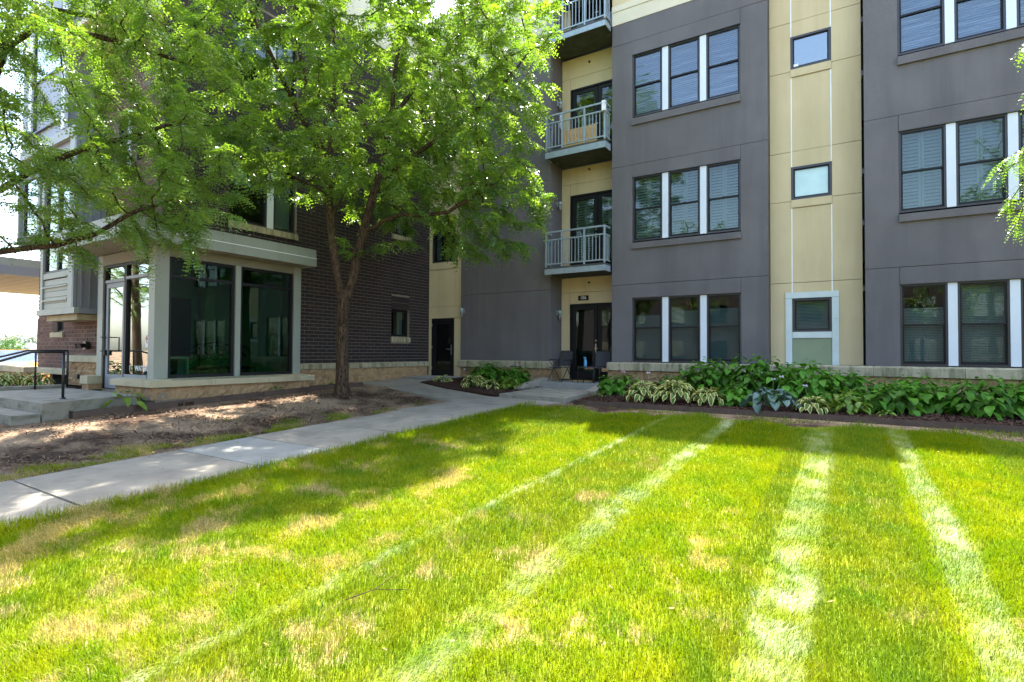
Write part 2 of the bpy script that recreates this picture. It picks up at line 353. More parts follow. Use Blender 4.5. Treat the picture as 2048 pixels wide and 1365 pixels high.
slab([(-9.3, 10.0), (-9.0, 11.25), (-10.6, 11.75), (-11.25, 10.4)], rear)
slab([(-11.25, 10.4), (-10.6, 11.75), (-10.55, 12.7), (-12.02, 12.7), (-12.02, 10.4)], rear)
slab([(-12.02, 12.71), (-10.55, 12.71), (-10.6, 13.92), (-12.02, 13.92)], rear, 'conc2', up=0.05)
slab([(-12.02, 8.75), (-11.62, 8.75), (-11.62, 10.38), (-12.02, 10.38)], rear)
slab([(-11.33, 4.95), (-10.98, 4.95), (-10.98, 8.6), (-11.33, 8.6)], rear, name='footing_strip', up=0.02)

# ------------------------------------------------------------------ facade tools
class Face:
    def __init__(s, kind, v): s.k = kind; s.v0 = v
    def P(s, u, z, d): return (u, s.v0-d, z) if s.k == 'S' else (s.v0+d, u, z)
    def box(s, mb, u0, u1, z0, z1, d0, d1):
        a = s.P(u0, z0, d0); b = s.P(u1, z1, d1); return mb.box(a[0], b[0], a[1], b[1], a[2], b[2])
    def extr(s, mb, u0, u1, prof):           # profile of (d, z), extruded along the wall
        n = len(prof); i = len(mb.v); mb.v += [s.P(u0, z, d) for d, z in prof]+[s.P(u1, z, d) for d, z in prof]
        fs = [tuple(i+k for k in range(n)), tuple(i+n+k for k in reversed(range(n)))]+[(i+(k+1) % n, i+k, i+n+k, i+n+(k+1) % n) for k in range(n)]
        mb.f += fs; return mb
    def ring(s, mb, u0, u1, z0, z1, w, d0, d1, wb=None):
        wb = w if wb is None else wb
        s.box(mb, u0, u0+w, z0, z1, d0, d1); s.box(mb, u1-w, u1, z0, z1, d0, d1)
        s.box(mb, u0+w, u1-w, z1-w, z1, d0, d1); s.box(mb, u0+w, u1-w, z0, z0+wb, d0, d1); return mb
    def put(s, name, u0, u1, z0, z1, d0, d1, mat, parent): return s.box(MB(), u0, u1, z0, z1, d0, d1).build(name, MT[mat], parent)
    def cells(s, mb, u0, u1, z0, z1, holes, d0, d1):
        us = sorted({u0, u1}|{min(max(q, u0), u1) for h in holes for q in h[:2]}); zs = sorted({z0, z1}|{min(max(q, z0), z1) for h in holes for q in h[2:4]})
        for a, b in zip(us, us[1:]):
            run = None
            for c, e in zip(zs, zs[1:]):
                m = ((a+b)/2, (c+e)/2); hole = any(h[0] < m[0] < h[1] and h[2] < m[1] < h[3] for h in holes)
                if not hole: run = (run[0], e) if run else (c, e)
                if (hole or e == zs[-1]) and run: s.box(mb, a, b, run[0], run[1], d0, d1); run = None
        return mb
def shutter(F, par, u0, u1, z0, z1, d):
    um = (u0+u1)/2
    for a, b in ((u0, um-0.004), (um+0.004, u1)):
        mb = MB(); F.ring(mb, a, b, z0, z1, 0.045, d-0.028, d); F.box(mb, a+.045, b-.045, (z0+z1)/2-.04, (z0+z1)/2+.03, d-.026, d-.002)
        for lo, hi in ((z0+.05, (z0+z1)/2-.045), ((z0+z1)/2+.035, z1-.05)):
            k = max(1, int((hi-lo)/0.072)); st = (hi-lo)/k
            for q in range(k):
                z = lo+st*q; F.extr(mb, a+.046, b-.046, [(d-.03, z+.062), (d-.026, z+.066), (d-.001, z+.012), (d-.005, z+.008)])
        mb.build('shutter', MT['shutter'], par)
def blind(F, par, u0, u1, z0, z1, d, pitch=0.034, mat='blind'):
    mb = MB(); k = int((z1-z0-.03)/pitch)
    for q in range(k):
        z = z0+.02+q*pitch; f = pitch/.034; F.extr(mb, u0, u1, [(d-.008, z+.028*f), (d-.006, z+.029*f), (d+.004, z+.003), (d+.002, z+.001)])
    F.box(mb, u0, u1, z1-.03, z1, d-.02, d+.02); F.box(mb, u0, u1, z0, z0+.018, d-.012, d+.012)
    mb.build('blind', MT[mat], par)
def pleat(F, par, u0, u1, z0, z1, d):
    mb = MB(); n = int((z1-z0)/0.025)
    for q in range(n):
        z = z0+q*0.025; F.extr(mb, u0, u1, [(d-.006, z), (d, z), (d+.006, z+.0125), (d, z+.0245), (d-.006, z+.0245)])
    F.box(mb, u0, u1, z1-.022, z1+.012, d-.012, d+.012); mb.build('shade', MT['shade'], par)
def window(F, par, u0, u1, z0, z1, inside=None, glass='glass', mid=0.5, fr=0.035, d=-0.035, frame='bronze', top=None, tilt=True):
    o = F.ring(MB(), u0, u1, z0, z1, fr, d-.10, d).build('window', MT[frame], par)
    a, b, c, e = u0+fr, u1-fr, z0+fr, z1-fr
    def sash(lo, hi, dd, wt, wb):
        mb = F.ring(MB(), a, b, lo, hi, wt, dd-.03, dd, wb); mb.build('sash', MT['black'], o)
        F.put('pane', a+wt, b-wt, lo+wb, hi-wt, dd-.019, dd-.011, glass, o)
    if mid:
        zm = c+(e-c)*mid; sash(zm-.018, e, d-.018, .03, .036); sash(c, zm+.018, d-.052, .034, .055)
        F.put('lock', (a+b)/2-.03, (a+b)/2+.03, zm+.018, zm+.03, d-.05, d-.02, 'bronze', o)
    else: sash(c, e, d-.03, .03, .03)
    di = d-.15
    if inside == 'shutter': shutter(F, o, a+.005, b-.005, c, e, di)
    elif inside == 'blind': blind(F, o, a+.01, b-.01, c+.01, top or e, di, .034 if z0 < 5 else .052)
    elif inside == 'shade': pleat(F, o, a+.008, b-.008, c+.005, top or e, di)
    return o
blockv = {}
def block_mesh(w, h, var):
    key = (round(w, 3), round(h, 3), var)
    if key in blockv: return blockv[key]
    rr = np.random.default_rng(100+var); nx, nz = 8, 5; d = rr.normal(0, .010, (nz, nx)); d[0] = d[-1] = -.012; d[:, 0] = d[:, -1] = -.012
    mb = MB()
    for j in range(nz):
        for i in range(nx): mb.v.append((w*i/(nx-1)+(rr.normal(0, w*.02) if 0 < i < nx-1 else 0), -d[j, i], h*j/(nz-1)+(rr.normal(0, h*.03) if 0 < j < nz-1 else 0)))
    for j in range(nz-1):
        for i in range(nx-1): q = j*nx+i; mb.f.append((q, q+1, q+nx+1, q+nx))
    n0 = len(mb.v); mb.v += [(0, .09, 0), (w, .09, 0), (w, .09, h), (0, .09, h)]
    bl, br, tr, tl = 0, nx-1, nx*nz-1, nx*(nz-1)
    mb.f += [(n0, n0+1, *range(br, bl-1, -1)), (n0+2, n0+3, *range(tl, tr+1)), (n0+1, n0+2, *[nx*j+nx-1 for j in range(nz-1, -1, -1)]), (n0+3, n0, *[nx*j for j in range(nz)])]
    blockv[key] = mb.mesh('block', MT['block']); return blockv[key]
def blocks(F, par, u0, u1, z0, z1, d=0.03, L=0.4, H=0.2):
    rows = max(1, round((z1-z0)/H)); h = (z1-z0)/rows
    for r in range(rows):
        u = u0-(L/2 if (r % 2) else 0)
        while u < u1-0.02:
            a, b = max(u, u0), min(u+L, u1)
            if b-a > .06:
                me = block_mesh(b-a-.008, h-.008, random.randrange(5)); o = link('block', me, par)
                o.location = F.P(a+.004, z0+r*h+.004, d); o.rotation_euler = (0, 0, 0 if F.k == 'S' else R(90))
            u += L
    F.put('mortar_bed', u0+.01, u1-.01, z0, z1, -.12, d-.016, 'mortar', par)
def ledge(F, par, u0, u1, zb, zt, out=0.09, L=1.45, mat='stone', name='ledge_stone', back=-0.1):
    n = max(1, round((u1-u0)/L)); st = (u1-u0)/n
    for k in range(n):
        a, b = u0+k*st+.003, u0+(k+1)*st-.003
        F.extr(MB(), a, b, [(back, zb), (out, zb), (out, zt-.035), (out-.005, zt-.028), (-.01, zt), (back, zt)]).build(name, MT[mat], par)

# ------------------------------------------------------------------ main apartment building
APT = thing('apartment_building', 'grey and tan stucco apartment block with stacked balconies and triple windows', 'building', (-2, 20, 0))
F0 = Face('S', 14.0)
def grey_block(u0, u1, w0, wins, mull, f3=True):
    we = w0+3*wins+2*mull
    fl = [(0.585, 2.69, None, 0.60, 2.32), (2.70, 5.95, (3.65, 3.83), 3.86, 5.60), (5.96, 9.34, (7.02, 7.22), 7.26, 8.96)]
    for k, (zb, zt, sill, z0, z1) in enumerate(fl):
        if sill:
            mb = MB(); F0.box(mb, u0, w0-.005, zb, zt, -.12, 0); F0.box(mb, we+.005, u1, zb, zt, -.12, 0); F0.box(mb, w0-.005, we+.005, zb, sill[0]+.02, -.12, 0); mb.build('panel', MT['grey'], APT)
        else:
            F0.put('panel', u0, w0-.005, zb, zt, -.12, 0, 'grey', APT); F0.put('panel', we+.005, u1, zb, zt, -.12, 0, 'grey', APT)
        F0.put('header_panel', w0, we, z1+.012, zt-.003, -.12, .012, 'grey', APT)
        if sill: F0.extr(MB(), w0-.01, we+.01, [(-.12, sill[0]+.021), (.055, sill[0]), (.055, sill[1]-.02), (-.12, sill[1]+.015)]).build('sill', MT['grey'], APT)
        F0.put('head_flashing', w0, we, z1-.004, z1+.011, -.06, .018, 'bronze', APT)
        u = w0
        for j in range(3):
            left = u0 < -3
            if k == 0 and left: ins, top, gl, md = 'shade', z0+(1.24, 1.33, 1.36)[j], 'glass', .53
            elif k == 0: ins, top, gl, md = 'blind', (z0+1.22 if j == 0 else None), 'glass', .5
            elif k == 1: ins, top, gl, md = 'shutter', None, 'glass', .5
            else: ins, top, gl, md = 'blind', None, 'glassw', .5
            window(F0, APT, u, u+wins, z0, z1, ins, gl, md, top=top)
            if j < 2: F0.put('mullion', u+wins+.002, u+wins+mull-.002, z0+.01, z1-.008, -.12, -.02, 'white', APT)
            u += wins+mull
    F0.put('panel', u0, u1, 9.352, 9.93, -.12, 0, 'grey', APT)
    F0.put('band', u0, u1, 9.935, 10.30, -.12, .012, 'cream', APT)
    F0.put('band', u0, u1, 10.306, 10.47, -.12, .03, 'cream', APT)
    F0.put('panel', u0, u1, 10.476, 12.9, -.12, 0, 'tan', APT)
grey_block(-5.48, -1.56, -4.897, 0.807, 0.157)
grey_block(0.37, 6.6, 0.985, 0.793, 0.157)
# plain grey wall between the brick corner and the balconies
for a, b in ((0.585, 2.69), (2.70, 5.95), (5.96, 9.34), (9.352, 9.93)): F0.put('panel', -10.70, -7.41, a, b, -.12, 0, 'grey', APT)
F0.put('band', -10.70, -7.41, 9.935, 10.30, -.12, .012, 'cream', APT)
for a, b in ((-10.70, -9.05), (-9.04, -7.41)): F0.put('panel', a, b, 10.306, 12.3, -.12, .006, 'cream', APT)
# side returns
for nm, x0, x1, ya, yb, m in (('side_panel', -7.53, -7.415, 14.121, 14.86, 'grey'), ('side_panel', -5.475, -5.37, 14.121, 14.86, 'grey'), ('side_panel', -1.66, -1.565, 14.121, 14.56, 'bronze'), ('side_panel', .375, .47, 14.121, 14.56, 'bronze')):
    MB().box(x0, x1, ya, yb, 0.4, 11.5).build(nm, MT[m], APT)
for z in (2.3, 3.75, 4.9, 7.1, 8.3): MB().box(.33, .375, 14.10, 14.40, z-.06, z+.05).build('side_sill', MT['bronze'], APT)
# balcony recess back wall with glazed double doors
FR = Face('S', 14.75)
for zf, zd in ((0.0, 2.30), (3.30, 5.61), (6.69, 8.87), (10.03, 12.0)):
    zt = {0.0: 3.10, 3.30: 6.46, 6.69: 9.83, 10.03: 12.3}[zf]
    FR.put('panel', -7.405, -7.125, zf+.02, zd+.35, -.1, 0, 'tan', APT)
    FR.put('panel', -7.115, -5.485, zd+.012, zd+.35, -.1, 0, 'tan', APT)
    FR.put('panel', -7.405, -5.485, zd+.36, zt, -.1, 0, 'tan', APT)
    dr = FR.ring(MB(), -7.11, -5.49, zf+.05, zd, .05, -.11, .02, .02).build('balcony_door', MT['black'], APT)
    for a, b in ((-7.055, -6.235), (-6.215, -5.545)):
        FR.ring(MB(), a, b, zf+.075, zd-.055, .115 if b < -6 else .10, -.07, -.02, .21).build('door_leaf', MT['black'], dr)
        FR.put('pane', a+.11, b-.10, zf+.28, zd-.165, -.05, -.04, 'glassd', dr)
        if zf == 3.30: shutter(FR, dr, a+.1, b-.09, zf+.28, zd-.16, -.10)
        if zf == 0.0: blind(FR, dr, a+.1, b-.1, zf+.28, zd-.16, -.13, mat='innerd')
        if zf == 6.69: FR.put('blind', a+.1, b-.1, zd-.33, zd-.22, -.14, -.12, 'shutter', dr)
    FR.box(FR.box(MB(), -6.29, -6.265, zf+.82, zf+1.10, -.02, .0), -6.30, -6.20, zf+.96, zf+.98, 0, .05).build('handle', MT['chrome'], dr)
    FR.box(MB(), -6.29, -6.255, zf+1.18, zf+1.22, -.02, .012).build('deadbolt', MT['chrome'], dr)
    sp = MB(); c = FR.P(-6.49, zd+.72 if zf else 2.93, 0); sp.tube([(c[0], c[1]+.01, c[2]), (c[0], c[1]-.05, c[2])], [.032, .028], 8); sp.build('sprinkler_head', MT['bronze'], APT)
# narrow tan strip with small windows
FT = Face('S', 14.45)
cols = [(-1.558, -1.098), (-.25, .33)]
for a, b in cols:
    zs = [0.585, 2.54, 4.51, 5.71, 7.67, 8.87, 10.9, 11.5]
    for q, e in zip(zs, zs[1:]): FT.put('panel', a, b, q+.006, e-.006, -.1, 0, 'tan', APT)
for q, e in ((2.31, 2.534), (2.546, 4.335), (5.335, 5.706), (5.714, 7.505), (8.51, 8.866), (8.874, 11.5)): FT.put('panel', -1.074, -.274, q, e, -.1, 0, 'tan', APT)
for u in (-1.097, -.273):
    for q, e in ((2.31, 4.34), (5.34, 7.51), (8.51, 11.5)): FT.put('sealant_joint', u, u+.022, q, e, -.05, .004, 'seal', APT)
for z0, z1 in ((4.535, 5.33), (7.705, 8.505)):
    window(FT, APT, -1.097, -.252, z0, z1, None, 'glassp' if z0 < 6 else 'glassm', None, fr=.05, d=.01)
    FT.put('sill', -1.097, -.252, z0-.19, z0-.006, -.1, .03, 'tan', APT)
FT.put('roller_shade', -1.04, -.30, 4.59, 5.28, -.075, -.068, 'seal', APT)
FT.put('roller_shade', -1.04, -.30, 8.15, 8.45, -.16, -.15, 'shade', APT)
FT.box(MB(), -1.03, -.93, 7.77, 7.83, -.012, -.009).build('window_sticker', MT['lettering'], APT)
wf = window(FT, APT, -1.085, -.275, 1.365, 2.155, 'blind', 'glass', None, fr=.045, d=-.01)
FT.put('trim_board', -1.23, -.13, 2.165, 2.305, -.05, .03, 'trim', APT)
FT.put('trim_board', -1.23, -1.09, .585, 2.160, -.05, .026, 'trim', APT); FT.put('trim_board', -.27, -.13, .585, 2.160, -.05, .026, 'trim', APT)
FT.put('trim_board', -1.086, -.274, 1.215, 1.36, -.05, .02, 'trim', APT)
FT.put('sheathing', -1.086, -.274, .585, 1.21, -.06, -.004, 'sheath', APT)
FT.put('panel', -1.558, -1.235, .585, 2.53, -.12, -.101, 'tan', APT)
# tan strip with the rear door beside the brick corner
FD = Face('S', 14.05)
FD.put('jamb_panel', -12.11, -11.985, .0, 1.962, -.1, 0, 'tan', APT); FD.put('jamb_panel', -11.015, -10.705, .0, 1.962, -.1, 0, 'tan', APT)
FD.put('header_panel', -12.11, -10.705, 1.972, 2.355, -.1, .004, 'tan', APT)
for z0, z1, wt, last in ((2.365, 3.62, 5.42, 0), (5.72, 6.98, 8.78, 0), (9.1, 9.93, None, 1)):
    FD.put('panel', -12.11, -12.0, z0, z1, -.1, 0, 'tan', APT); FD.put('panel', -10.99, -10.705, z0, z1, -.1, 0, 'tan', APT); FD.put('panel', -11.99, -11.0, z0, z1, -.1, -.004, 'tan', APT)
    if wt:
        FD.put('sill', -11.99, -11.0, z1+.01, z1+.235, -.1, .02, 'tan', APT)
        FD.put('panel', -12.11, -12.0, z1+.01, wt, -.1, 0, 'tan', APT); FD.put('panel', -10.99, -10.705, z1+.01, wt, -.1, 0, 'tan', APT)
        window(FD, APT, -11.99, -11.0, z1+.245, wt, None, 'glass', .5, d=-.02)
        FD.put('curtain', -11.93, -11.76, z1+.3, wt-.05, -.22, -.19, 'shutter', APT)
        FD.put('header_panel', -12.11, -10.705, wt+.01, wt+.29, -.1, .004, 'tan', APT)
FD.put('band', -12.11, -10.705, 9.94, 10.3, -.1, .012, 'cream', APT); FD.put('panel', -12.11, -10.705, 10.31, 12.3, -.1, .006, 'cream', APT)
dr = FD.ring(MB(), -11.975, -11.025, .015, 1.955, .045, -.11, .01, .015).build('rear_door', MT['black'], APT)
FD.ring(MB(), -11.925, -11.075, .035, 1.905, .12, -.07, -.02, .22).build('door_leaf', MT['black'], dr)
FD.put('pane', -11.80, -11.2, .26, 1.78, -.05, -.04, 'glassd', dr)
FD.put('kick_sill', -11.93, -11.07, .0, .034, -.06, .015, 'chrome', dr)
FD.box(FD.box(MB(), -11.16, -11.125, .74, 1.08, -.02, -.005), -11.31, -11.13, .92, .945, -.005, .05).build('handle', MT['chrome'], dr)
for z in (.3, 1.0, 1.75): FD.put('hinge', -11.975, -11.95, z-.05, z+.05, .01, .022, 'chrome', dr)
# base of the building
for a, b in ((-10.70, -7.35), (-5.60, 6.6)):
    ledge(F0, APT, a if a > -6 else a-.06, b, .365, .585); blocks(F0, APT, a, b, -.12, .36, 0.02)
Face('S', 14.45).put('ledge_backing', -1.56, .37, .3, .584, -.05, .4, 'stone', APT)
blocks(Face('E', -7.41), APT, 14.03, 14.75, 0.0, .36, .01)
# hidden volume behind the facade: closes the rooms and casts the building's shade on the lawn
MB().box(-13, 8, 15.6, 27, -.6, 11.38).build('core_wall', MT['innerd'], APT)
MB().box(-13, 8, 14.125, 27, 11.39, 11.6).build('roof', MT['soffit'], APT)
MB().box(-5.475, -1.565, 14.125, 19, 11.605, 12.9).build('parapet', MT['tan'], APT)
MB().box(.375, 6.6, 14.125, 19, 11.605, 12.9).build('parapet', MT['tan'], APT)
MB().box(-13, -7.415, 14.16, 27, 11.605, 12.3).build('parapet', MT['cream'], APT)
MB().box(-13.2, -13, 14.125, 15.6, -.6, 11.38).build('end_wall', MT['grey'], APT); MB().box(6.6, 6.8, 14.125, 15.6, -.6, 11.38).build('end_wall', MT['grey'], APT)
for z in (-.1, 2.98, 6.3, 9.66):
    MB().box(-13, 6.6, 14.87, 15.6, z, z+.25).build('floor_slab', MT['innerd'], APT)
    for a, b in ((-13, -7.54), (-5.36, -1.67), (.475, 6.6)): MB().box(a, b, 14.2, 14.868, z, z+.25).build('floor_slab', MT['innerd'], APT)

# ------------------------------------------------------------------ balconies
def balcony(zb, zt, label):
    B = thing('balcony', label, 'balcony', (-6.46, 14, zt), 'galvanised steel balconies in one stack')
    x0, x1, yf = -7.385, -5.53, 13.62
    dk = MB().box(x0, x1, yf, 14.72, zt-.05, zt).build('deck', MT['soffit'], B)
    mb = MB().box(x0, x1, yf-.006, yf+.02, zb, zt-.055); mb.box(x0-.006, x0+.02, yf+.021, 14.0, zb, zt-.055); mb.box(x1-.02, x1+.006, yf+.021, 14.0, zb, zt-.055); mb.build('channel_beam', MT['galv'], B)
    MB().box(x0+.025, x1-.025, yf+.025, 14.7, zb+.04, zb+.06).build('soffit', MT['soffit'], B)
    r = zt+1.04
    def rail(nm, z, h):
        MB().box(x0, x1, yf+.01, yf+.05, z, z+h).build(nm, MT['galv'], B)
        for x in (x0, x1-.04): MB().box(x, x+.04, yf+.051, 14.0, z, z+h).build(nm, MT['galv'], B)
    rail('top_rail', r-.05, .045); rail('middle_rail', r-.27, .035); rail('bottom_rail', zt+.07, .035)
    for x in (x0+.01, -6.87, -6.18, x1-.05): MB().box(x, x+.045, yf+.007, yf+.053, zt, r-.051).build('post', MT['galv'], B)
    bar = None; x = x0+.11
    while x < x1-.07:
        if min(abs(x-q) for q in (-6.85, -6.16)) > .04:
            if bar is None: bar = MB().box(-.009, .009, -.009, .009, 0, (r-.271)-(zt+.106)).mesh('baluster', MT['galv'])
            o = link('baluster', bar, B); o.location = (x, yf+.03, zt+.106)
        x += .105
    for xx in (x0+.02, x1-.02):
        for k in range(3): o = link('baluster', bar, B); o.location = (xx, yf+.13+.1*k, zt+.106)
    return B
B2 = balcony(3.08, 3.29, 'lowest balcony of the stack, galvanised railing in front of greenish white shutters, above door 106')
B3 = balcony(6.45, 6.68, 'middle balcony of the stack with a raw pine board behind its railing')
B4 = balcony(9.82, 10.02, 'top balcony of the stack, partly hidden by leaves, with tan wall beside it')

# ------------------------------------------------------------------ brick building
BRK = thing('brick_building', 'dark brown brick building with limestone sills and metal clad bay', 'building', (-15, 10, 0))
FE = Face('E', -12.12); FS = Face('S', 5.6)
C_, L_ = 0.0972, 0.2916
pal = [(0.020, 0.016, 0.017), (0.027, 0.021, 0.022), (0.024, 0.017, 0.017), (0.032, 0.025, 0.026), (0.023, 0.020, 0.023), (0.038, 0.024, 0.021), (0.028, 0.022, 0.024)]
MT['brick'] = brickmat('dark_brick', pal, L_, C_, 1, 5.6, .515)
pal2 = [(0.078, 0.036, 0.027), (0.095, 0.045, 0.034), (0.064, 0.031, 0.025), (0.108, 0.052, 0.038), (0.085, 0.041, 0.032), (0.14, 0.078, 0.06)]
MT['brick2'] = brickmat('red_brown_brick', pal2, L_, C_, 0, -19, .37)
MT['mortar2'] = pm('pale_mortar', (0.34, 0.27, 0.22), (0.28, 0.22, 0.18), 6, 0.95, spec=0.1)
def lay(F, u0, u1, z0, z1, holes, o0, oz):
    out = []; k0 = int(math.floor((z0-oz)/C_+1e-6)); k1 = int(math.ceil((z1-oz)/C_))
    for k in range(k0, k1):
        za, zb = oz+k*C_+.006, oz+(k+1)*C_-.006
        if za < z0-.02 or zb > z1+.02: continue
        n0 = int((u0-o0)/L_)-2; n1 = int((u1-o0)/L_)+2; par = .5*((k+1000) % 2)
        for n in range(n0, n1):
            a, b = o0+(n-par)*L_+.008, o0+(n+1-par)*L_-.008
            a, b = max(a, u0), min(b, u1); segs = [(a, b)]
            for h in holes:
                if h[2] < zb-.03 and h[3] > za+.03:
                    ns = []
                    for q, e in segs:
                        if e <= h[0] or q >= h[1]: ns.append((q, e)); continue
                        if q < h[0]: ns.append((q, h[0]-.004))
                        if e > h[1]: ns.append((h[1]+.004, e))
                    segs = ns
            out += [(q, e, za, zb) for q, e in segs if e-q > .03]
    return out
ewin = [(7.03, 8.82, 3.88, 5.50), (12.28, 13.10, 1.31, 2.20), (12.28, 13.10, 4.58, 5.47), (7.03, 8.82, 7.18, 8.80), (12.28, 13.10, 7.88, 8.77)]
esold = [(h[0]-.0, h[1]+.0, h[3], h[3]+.405) for h in ewin]
esill = [(h[0]-.03, h[1]+.03, h[2]-.165, h[2]) for h in ewin]
ZTOP = 10.2
holes = ewin+esold+esill+[(5.0, 8.62, 0, 3.30)]
br = lay(FE, 5.6, 14.04, .515, ZTOP, holes, 5.6, .515)
def view_area(b):
    m = FE.P((b[0]+b[1])/2, (b[2]+b[3])/2, 0); x, y, z = px(m)
    vis = 596 < x < 856 and y > 380 and not (652 < x < 702)
    return (b[1]-b[0])*(b[3]-b[2])/z**2 if vis and abs(b[1]-b[0]-(L_-.016)) < 1e-4 else 0
br.sort(key=view_area, reverse=True)
bm_ = MB().box(-.05, 0, 0, L_-.016, 0, C_-.012).mesh('brick', MT['brick'])
nbig = min(300, sum(1 for b in br if view_area(b) > 0))
for b in br[:nbig]:
    o = link('brick', bm_, BRK); o.location = FE.P(b[0], b[2], random.uniform(-.002, .002))
mb = MB()
for b in br[nbig:]: FE.box(mb, b[0], b[1], b[2], b[3], -.05, random.uniform(-.002, .002))
for h in esold:                              # upright bricks over the openings, in two rows
    n = round((h[1]-h[0])/.0972); st = (h[1]-h[0])/n
    for k in range(n):
        for q in (0, 1): FE.box(mb, h[0]+k*st+.005, h[0]+(k+1)*st-.005, h[2]+.005+q*.2, h[2]+.195+q*.2, -.05, random.uniform(-.002, .002))
mb.build('brickwork', MT['brick'], BRK, kind='stuff')
FE.cells(MB(), 5.62, 14.04, .40, ZTOP, ewin+[(5.0, 8.6, 0, 3.0)], -.25, -.011).build('mortar_wall', MT['mortar'], BRK)
for k, h in enumerate(esill):
    n = 2 if h[1]-h[0] > 1.2 else 1; st = (h[1]-h[0])/n
    for q in range(n): FE.extr(MB(), h[0]+q*st+.003, h[0]+(q+1)*st-.003, [(-.2, h[2]), (.045, h[2]), (.045, h[3]-.02), (-.08, h[3]+.012), (-.2, h[3]+.012)]).build('sill', MT['stone'], BRK)
for k, h in enumerate(ewin):
    if h[1]-h[0] > 1.2:
        window(FE, BRK, h[0]+.01, 8.02, h[2]+.015, h[3]-.01, None, 'glass', .5, d=-.09)
        FE.put('mullion', 8.03, 8.2, h[2]+.02, h[3]-.02, -.2, -.08, 'white', BRK)
        window(FE, BRK, 8.21, h[1]-.01, h[2]+.015, h[3]-.01, None, 'glass', None, d=-.09)
        FE.put('roller_shade', 8.25, h[1]-.05, h[2]+.05, h[3]-.04, -.26, -.25, 'shutter', BRK); FE.put('roller_shade', h[0]+.05, 7.98, h[2]+.95, h[3]-.04, -.26, -.25, 'shutter', BRK)
    else:
        window(FE, BRK, h[0]+.01, h[1]-.01, h[2]+.015, h[3]-.01, None, 'glass', None, d=-.09, frame='black')
        FE.put('curtain', h[1]-.28, h[1]-.06, h[2]+.05, h[3]-.05, -.3, -.28, 'shutter', BRK)
# limestone ledge and block base, brick side
ledge(FE, BRK, 8.66, 14.04, .36, .515, .075, 1.12); blocks(FE, BRK, 8.66, 13.98, -.09, .355, .03)
# fourth floor cladding set on top of the brick
for k in range(6): Face('E', -12.32).put('cladding_panel', 5.8+k*1.38, 5.8+(k+1)*1.38-.012, ZTOP+.13, 12.0, -.15, 0, 'cream', BRK)
FE.put('coping', 5.5, 14.04, ZTOP+.005, ZTOP+.12, -.5, .05, 'cream', BRK)
# south front
swin = [(-17.82, -17.10, 1.30, 2.0), (-14.45, -13.75, 5.0, 6.2), (-13.55, -12.95, 5.0, 6.2)]
sb = lay(FS, -18.82, -12.125, .37, 8.0, swin+[(-17.86, -17.08, 1.16, 1.31), (-14.3, -11, 0, 3.0)], -19, .37)
mb = MB()
for b in sb: FS.box(mb, b[0], b[1], b[2], b[3], -.05, random.uniform(-.002, .002))
mb.build('brickwork', MT['brick2'], BRK, kind='stuff')
FS.cells(MB(), -18.8, -12.14, .2, 8.0, swin+[(-14.3, -11, 0, 3.0)], -.25, -.011).build('mortar_wall', MT['mortar2'], BRK)
FS.put('sill', -17.87, -17.07, 1.165, 1.295, -.15, .04, 'stone2', BRK)
for h in swin: window(FS, BRK, h[0]+.005, h[1]-.005, h[2]+.005, h[3]-.005, 'blind' if h[2] < 2 else None, 'glassm', None, d=-.1)
FS.put('mullion', -13.74, -13.56, 4.95, 6.25, -.1, .01, 'white', BRK)
FS.put('coping', -18.85, -12.3, 8.0, 8.16, -.4, .05, 'metal', BRK); FS.put('cladding_panel', -18.85, -12.3, 8.165, 12, -.3, .0, 'cream', BRK)
FS.put('eave', -15.6, -12.35, 7.98, 8.1, .055, .75, 'cream', BRK)
ledge(FS, BRK, -18.8, -16.1, .21, .365, .07, 1.2, 'stone2'); ledge(FS, BRK, -16.1, -14.32, .56, .73, .3, 1.0, 'stone2'); blocks(FS, BRK, -16.05, -14.32, .0, .555, .26)
# interior closure
for x0, x1, y0, y1, z0, z1 in ((-18.75, -14.3, 6.9, 13.9, -.5, 2.97), (-14.3, -13.5, 8.9, 13.9, -.5, 2.97), (-18.75, -13.4, 6.9, 13.9, 3.21, ZTOP-.2), (-18.8, -12.4, 5.87, 14, 2.98, 3.2), (-18.8, -12.4, 5.87, 14, ZTOP-.19, ZTOP), (-18.8, -12.5, 6.0, 14, 11.8, 12.0), (-18.8, -18.6, 5.87, 14, -.5, ZTOP-.2)):
    MB().box(x0, x1, y0, y1, z0, z1).build('core_wall', MT['innerd'], BRK)
MB().box(-18.8, -12.135, 14.045, 14.12, -.5, 12).build('end_wall', MT['innerd'], BRK)
# metal clad bay on the south front
bay = MB().box(-16.85, -14.75, 5.06, 5.588, 1.80, 5.9).build('bay', MT['metalb'], BRK)
MB().box(-18.4, -16.86, 5.07, 5.588, 3.55, 5.9).build('bay', MT['metalb'], BRK)
FB = Face('S', 5.0)
def bp(nm, *a): FB.put(nm, *a, bay)
bp('trim', -16.86, -15.76, 1.665, 1.80, -.07, .03, 'metal'); bp('trim', -15.755, -14.63, 1.665, 1.80, -.07, .03, 'metal')
MB().box(-14.745, -14.63, 5.075, 5.59, 1.668, 1.797).build('trim', MT['metalb'], bay)
MB().box(-16.6, -14.85, 5.1, 5.58, 1.53, 1.66).build('bay_soffit', MT['stone2'], bay)
bp('post', -16.66, -16.52, 1.805, 5.7, -.055, .025, 'metal'); bp('post', -15.06, -14.80, 1.805, 5.7, -.055, .02, 'metal'); bp('post', -14.795, -14.748, 1.805, 5.7, -.05, .015, 'metalb')
for k in range(5): bp('siding_board', -16.51, -15.07, 1.81+k*.14, 1.94+k*.14, -.055, -.01, 'metal')
for z in (1.99, 2.31): bp('rib', -16.51, -15.07, z, z+.035, -.008, .03, 'metal')
